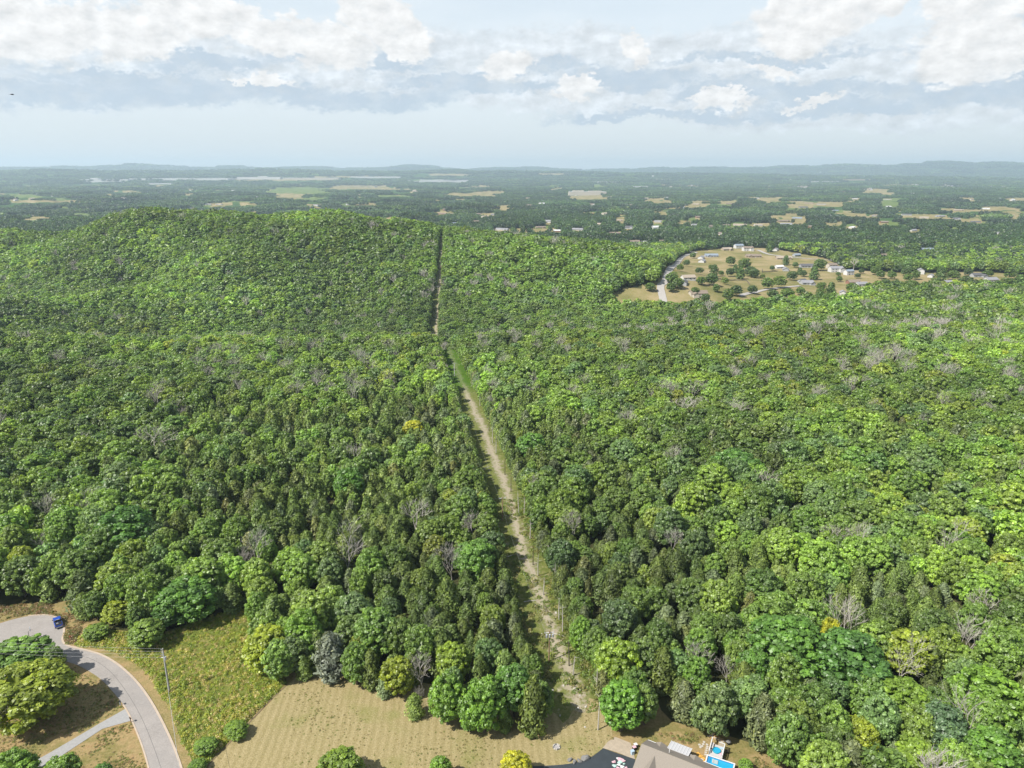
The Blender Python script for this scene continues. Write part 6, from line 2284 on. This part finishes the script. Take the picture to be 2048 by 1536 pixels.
# ---- blue pickup on the turning circle
def pickup():
    f, r = at(114, 1240), at(119.5, 1259)
    d = (f - r)[:2]
    rz = math.atan2(d[1], d[0])
    c = (f + r) / 2
    t = thing('pickup_truck', 'blue pickup truck with dark open bed parked on the turning circle', 'pickup truck', (c[0], c[1], 0.09), rz)
    L, W = 5.1, 1.9
    bm = bmesh.new()
    # profile of body along x: hood, cab base, bed
    prof = [(L / 2, 0.45), (L / 2, 0.95), (L / 2 - 0.15, 1.08), (L / 2 - 1.35, 1.16), (-L / 2 + 0.05, 1.12), (-L / 2, 1.0), (-L / 2, 0.5)]
    lo = [bm.verts.new((x, -W / 2 + (0.06 if z > 1.05 else 0), z)) for x, z in prof]
    hi = [bm.verts.new((x, W / 2 - (0.06 if z > 1.05 else 0), z)) for x, z in prof]
    n = len(prof)
    bm.faces.new(lo)
    bm.faces.new(list(reversed(hi)))
    for i in range(n):
        j = (i + 1) % n
        bm.faces.new((lo[j], lo[i], hi[i], hi[j]))
    bmesh.ops.bevel(bm, geom=bm.edges[:], offset=0.05, segments=2, affect='EDGES')
    me = bpy.data.meshes.new('body')
    bm.to_mesh(me)
    bm.free()
    me.materials.append(M_BLUE)
    obj('body', me, t)
    m = MB()
    # cab with raked screens
    x0, x1, xa, xb = L / 2 - 1.3, -0.55, L / 2 - 1.95, -0.35
    m.add([(x0, -0.86, 1.14), (x0, 0.86, 1.14), (x1, 0.86, 1.14), (x1, -0.86, 1.14), (xa, -0.72, 1.74), (xa, 0.72, 1.74), (xb - 0.1, 0.72, 1.74), (xb - 0.1, -0.72, 1.74)],
          [(0, 1, 5, 4), (1, 2, 6, 5), (2, 3, 7, 6), (3, 0, 4, 7)])
    cab = m.build('cab_glass', M_CARGLASS, t)
    m = MB()
    m.box(((xa + xb - 0.1) / 2, 0, 1.77), (xa - xb + 0.25, 1.5, 0.08), taper=0.94)
    m.build('cab_roof', M_BLUE, t)
    MB().box((xb - 0.16, 0, 1.80), (0.08, 0.9, 0.06)).build('brake_light', M_WHITE, t)
    MB().box((-1.55, 0, 1.145), (1.75, 1.56, 0.03)).build('bed', M_BLACK, t)
    m = MB()
    m.box((-1.5, 0.2, 1.22), (0.7, 0.5, 0.14))
    m.build('bed_load', M_DARKSTONE, t)
    MB().box((-L / 2 - 0.04, 0, 0.6), (0.12, W - 0.1, 0.2)).build('bumper', M_METAL, t)
    MB().box((L / 2 + 0.04, 0, 0.6), (0.12, W - 0.1, 0.2)).build('bumper', M_METAL, t)
    for s in (-1, 1):
        MB().box((-L / 2 - 0.005, s * 0.82, 0.86), (0.05, 0.16, 0.3)).build('tail_light', M_RED, t)
        MB().box((L / 2 + 0.005, s * 0.72, 0.84), (0.05, 0.3, 0.16)).build('headlight', M_WHITE, t)
        MB().box((0.98, s * 1.07, 1.2), (0.14, 0.22, 0.17)).build('mirror', M_BLACK, t)
        for x in (1.62, -1.55):
            b = MB()
            b.tube([(x, s * 0.74, 0.36), (x, s * 0.98, 0.36)], 0.37, 16)
            wh = b.build('wheel', M_TYRE, t)
            b = MB()
            b.tube([(x, s * 0.98, 0.36), (x, s * 1.0, 0.36)], [0.22, 0.2], 12)
            b.build('rim', M_METAL, wh)


pickup()

# ---- mailboxes, hydrant, hoop


def mailbox(px, py, label, box, post):
    p = at(px, py)
    t = thing('mailbox', label, 'mailbox', p, 0.9, 'mailboxes along the road')
    MB().box((0, 0, 0.55), (0.14, 0.14, 1.15)).build('post', post, t)
    b = MB()
    pr = [(-0.13, 1.1), (0.13, 1.1), (0.13, 1.28), (0.09, 1.38), (0, 1.42), (-0.09, 1.38), (-0.13, 1.28)]
    vs = [(y, -0.3, z) for y, z in pr] + [(y, 0.3, z) for y, z in pr]
    fs = [tuple(range(7)), tuple(reversed(range(7, 14)))] + [((i + 1) % 7, i, i + 7, (i + 1) % 7 + 7) for i in range(7)]
    b.add(vs, fs)
    b.build('box', box, t)


mailbox(241, 1411, 'black mailbox on a white post at the upper side of the gravel driveway', M_BLACK, M_WHITE)
mailbox(262, 1445, 'brown mailbox and post at the lower side of the gravel driveway', surf('mailbox_brown', (0.12, 0.075, 0.05)), M_POLEB)
p = at(141, 1278)
t = thing('fire_hydrant', 'rust-red fire hydrant in the dry grass beside the turning circle', 'fire hydrant', p)
b = MB()
b.tube([(0, 0, -0.05), (0, 0, 0.06), (0, 0, 0.08), (0, 0, 0.75), (0, 0, 0.8), (0, 0, 0.98)], [0.26, 0.26, 0.18, 0.18, 0.22, 0.08], 12)
b.build('barrel', M_RED, t)
for a in (0, 1.57, 3.14):
    b = MB()
    b.tube([(0, 0, 0.6), (math.cos(a) * 0.3, math.sin(a) * 0.3, 0.6)], 0.08, 8)
    b.build('nozzle', M_RED, t)
p = at(60, 1281)
t = thing('basketball_hoop', 'thin dark post with a small board on the turning circle above the treetops', 'basketball hoop', p, 0.6)
b = MB()
b.tube([(0, 0, 0), (0, 0, 2.6), (0.5, 0, 3.1)], [0.06, 0.06, 0.05], 7)
b.build('post', M_BLACK, t)
MB().box((0.55, 0, 3.35), (0.05, 1.25, 0.8)).build('backboard', M_PALEB, t)
MB().box((0, 0, 0.12), (0.7, 0.6, 0.24)).build('base', M_BLACK, t)
b = MB()
b.tube([(0.8 + 0.22 * math.cos(k * 0.5236), 0.22 * math.sin(k * 0.5236), 3.05) for k in range(13)], 0.015, 4, cap=False)
b.build('rim', M_RED, t)

# ---- paddock fences in the settlement
M_FENCE = surf('dark_fence_wood', (0.20, 0.17, 0.14), var=0.2)


def fence(pix, label, hh=1.6):
    pts = [at(*q) for q in pix]
    t = thing('fence', label, 'fence', pts[0], 0, 'fences in the settlement')
    o = pts[0]
    rails, posts = MB(), MB()
    for a, c in zip(pts[:-1], pts[1:]):
        L = float(np.linalg.norm(c - a))
        n = max(1, int(L / 4))
        for k in range(n):
            p, q = a + (c - a) * k / n - o, a + (c - a) * (k + 1) / n - o
            zz = [H(*(v + o)[:2]) - o[2] for v in (p, q)]
            posts.box((p[0], p[1], zz[0] + hh / 2), (0.3, 0.3, hh + 0.3))
            for r in range(4):
                z = 0.3 + r * (hh - 0.35) / 3
                rails.tube([(p[0], p[1], zz[0] + z), (q[0], q[1], zz[1] + z)], 0.14, 4)
    rails.build('rail', M_FENCE, t)
    posts.build('post_row', M_FENCE, t)


fence([(1524, 539), (1524, 545), (1556, 543)], 'dark fence closing the small paddock')
fence([(1413, 556), (1440, 559), (1470, 561), (1493, 562)], 'long dark fence below the row of round yard trees')
fence([(1493, 562), (1500, 571)], 'short fence running down from the end of the long one')


# ------------------------------------------------------------------ weeds, brush and rough grass
def weed_clump(seed, n, R, hgt, leaf):
    rg = np.random.default_rng(seed)
    a = rg.uniform(0, 6.283, n)
    r = R * np.sqrt(rg.uniform(0, 1, n))
    z = hgt * (1 - (r / R) ** 2 * 0.7) * rg.uniform(0.25, 1.0, n)
    C = np.stack([np.cos(a) * r, np.sin(a) * r, z], 1)
    Nn = unit(np.stack([np.cos(a) * 0.6, np.sin(a) * 0.6, np.full(n, 0.9)], 1) + rg.normal(size=(n, 3)) * 0.55)
    V = leaf_quads(C, Nn, leaf * rg.uniform(0.6, 1.3, n), 0.5, rg)
    return V, np.clip(rg.normal(0.5, 0.2, n), 0, 1)


WEED = []
for s in range(6):
    V, L = weed_clump(40 + s, 60, 0.75, (0.5, 0.7, 1.0, 0.35, 0.6, 1.3)[s], 0.17)
    WEED.append(quads_mesh('weed_%02d' % s, V, L, M_LEAF))


def scatter_plants(name, label, poly, n, dens, tints, smin, smax, extra=None):
    P_ = np.array(poly)
    x = rng.uniform(P_[:, 0].min(), P_[:, 0].max(), n)
    y = rng.uniform(P_[:, 1].min(), P_[:, 1].max(), n)
    ok = inpoly(x, y, poly)
    d = fbm(x, y, 9, 301, 3)
    ok &= rng.uniform(0, 1, n) < dens(d, x, y)
    if extra is not None:
        ok &= extra(x, y)
    x, y, d = x[ok], y[ok], d[ok]
    z = height(x, y) + 0.02
    m = len(x)
    s = rng.uniform(smin, smax, m) * (0.6 + 0.9 * d)
    k = rng.integers(0, len(tints), m)
    T = np.array(tints)[k] * rng.uniform(0.8, 1.25, m)[:, None]
    o = gn_scatter(name, np.stack([x, y, z], 1), rng.integers(0, 6, m), rng.uniform(0, 6.28, m), np.stack([s, s, s * rng.uniform(0.7, 1.2, m)], 1), T, WEED)
    tag(o, label, 'weeds')
    print(name, m)


LOTP = G((150, 1292), (180, 1250), (250, 1266), (330, 1266), (430, 1233), (515, 1214), (515, 1300), (572, 1366), (495, 1440), (402, 1536), (385, 1536), (362, 1478), (345, 1425), (300, 1352), (262, 1318), (215, 1297))
GT = [(0.22, 0.28, 0.03), (0.27, 0.31, 0.035), (0.33, 0.32, 0.06), (0.18, 0.25, 0.03), (0.44, 0.37, 0.16), (0.24, 0.30, 0.03)]
scatter_plants('weeds', 'knee-high green and straw weeds filling the scrub lot', LOTP, 26000, lambda d, x, y: 0.28 + 0.72 * sstep(0.30, 0.56, d), GT, 0.40, 1.0)
DT = [(0.22, 0.18, 0.07), (0.17, 0.17, 0.05), (0.26, 0.19, 0.10), (0.12, 0.15, 0.03), (0.24, 0.15, 0.08)]
BANKP = G((-150, 1225), (0, 1213), (100, 1204), (150, 1202), (172, 1235), (148, 1288), (134, 1288), (128, 1274), (130, 1250), (118, 1233), (60, 1227), (0, 1243), (-150, 1258))
scatter_plants('dry_weeds', 'reddish dry weeds on the bank round the turning circle', BANKP, 9000, lambda d, x, y: sstep(0.28, 0.55, d), DT, 0.35, 0.8)
ST = [(0.13, 0.185, 0.024), (0.17, 0.205, 0.03), (0.22, 0.21, 0.07), (0.11, 0.165, 0.024)]
sx = [(STRIP[i, 0] - 9.5, STRIP[i, 1]) for i in range(5)] + [(STRIP[i, 0] + 10.5, STRIP[i, 1]) for i in reversed(range(5))]
scatter_plants('undergrowth', 'low green brush and grass along the edges of the cleared strip', sx, 26000,
               lambda d, x, y: sstep(0.35, 0.6, d) * (0.08 + 0.92 * sstep(0.6, 1.0, np.abs(strip_uv(x, y) / STRIP_HW))) * sstep(134, 150, y), ST, 0.4, 1.2)
YARDP = G((1215, 1478), (1290, 1452), (1306, 1408), (1330, 1418), (1350, 1452), (1400, 1472), (1500, 1500), (1560, 1545), (1600, 1600), (1480, 1580), (1470, 1520), (1455, 1485), (1420, 1470), (1380, 1490), (1330, 1478), (1285, 1480))
scatter_plants('rough_grass', 'rough tufts at the back of the yard under the trees', YARDP, 6000, lambda d, x, y: 0.55 * sstep(0.42, 0.62, d), ST + DT, 0.25, 0.6)


# dry tufts on the lawns round the road and on the verge
LAWNP = G((-60, 1335), (60, 1330), (150, 1335), (205, 1368), (248, 1415), (205, 1440), (100, 1500), (40, 1540), (-60, 1560))
scatter_plants('lawn_tufts', 'short straw and green tufts on the lawn above the driveway', LAWNP, 9000, lambda d, x, y: 0.5 * sstep(0.40, 0.60, d), DT + ST, 0.15, 0.4)
LAWNQ = G((90, 1540), (130, 1515), (210, 1462), (262, 1446), (282, 1492), (296, 1540), (300, 1580), (80, 1580))
scatter_plants('lawn_tufts', 'short straw tufts on the lawn below the driveway', LAWNQ, 6000, lambda d, x, y: 0.5 * sstep(0.40, 0.60, d), DT + ST, 0.15, 0.4)
scatter_plants('hay_tufts', 'pale stubble and green tufts of the mown field', HAY_POLY[:6] + HAY_POLY[6:], 16000, lambda d, x, y: 0.35 * sstep(0.46, 0.66, d), [(0.26, 0.23, 0.10), (0.30, 0.25, 0.13), (0.15, 0.19, 0.03)], 0.12, 0.3)


def bird():
    d = px_dir(24, 189)
    d = d / np.linalg.norm(d)
    p = np.array((0, 0, CAMZ)) + d * 95.0
    bm = bmesh.new()
    # one skin: body spindle with two swept wings and a tail
    ring = []
    for (x, r) in ((-0.20, 0.015), (-0.10, 0.035), (0.0, 0.05), (0.10, 0.042), (0.16, 0.028), (0.20, 0.012)):
        ring.append([bm.verts.new((x, r * math.cos(k * math.pi / 3), r * math.sin(k * math.pi / 3))) for k in range(6)])
    for a, c in zip(ring[:-1], ring[1:]):
        for k in range(6):
            bm.faces.new((a[k], c[k], c[(k + 1) % 6], a[(k + 1) % 6]))
    bm.faces.new(ring[-1])
    for s in (1, -1):
        e = [(0.10, 0.03), (0.13, 0.17), (0.04, 0.36), (-0.02, 0.36), (-0.02, 0.17), (-0.05, 0.03)]
        z = [0.02, 0.07, 0.04, 0.04, 0.06, 0.02]
        lo = [bm.verts.new((q[0], s * q[1], h)) for q, h in zip(e, z)]
        up = [bm.verts.new((q[0], s * q[1], h + 0.012)) for q, h in zip(e, z)]
        bm.faces.new(lo)
        bm.faces.new(list(reversed(up)))
        for k in range(6):
            bm.faces.new((lo[k], lo[(k + 1) % 6], up[(k + 1) % 6], up[k]))
    t0 = [bm.verts.new(q) for q in ((-0.18, 0.02, 0), (-0.33, 0.06, 0), (-0.33, -0.06, 0), (-0.18, -0.02, 0), (-0.18, 0.02, 0.01), (-0.33, 0.06, 0.01), (-0.33, -0.06, 0.01), (-0.18, -0.02, 0.01))]
    for q in ((3, 2, 1, 0), (4, 5, 6, 7), (0, 1, 5, 4), (1, 2, 6, 5), (2, 3, 7, 6), (3, 0, 4, 7)):
        bm.faces.new([t0[i] for i in q])
    bmesh.ops.recalc_face_normals(bm, faces=bm.faces[:])
    me = bpy.data.meshes.new('bird')
    bm.to_mesh(me)
    bm.free()
    me.materials.append(M_BLACK)
    o = obj('bird', me, None, p)
    o.rotation_euler = (0.1, 0, 0.25)
    tag(o, 'tiny dark bird gliding before the clouds at the left border', 'bird')


bird()
# ------------------------------------------------------------------ haze of the summer air
def build_haze():
    m, N, out = new_mat('haze')
    v = m.node_tree.nodes.new('ShaderNodeVolumePrincipled')
    v.inputs['Color'].default_value = (0.60, 0.745, 0.885, 1)
    v.inputs['Density'].default_value = HAZE
    v.inputs['Anisotropy'].default_value = 0.2
    N.link(v.outputs[0], out.inputs['Volume'])
    b = MB()
    b.box((0, 9000, 170), (44000, 32000, 560))
    o = b.build('haze', m)
    tag(o, kind='stuff')


HAZE = 6.8e-5
build_haze()
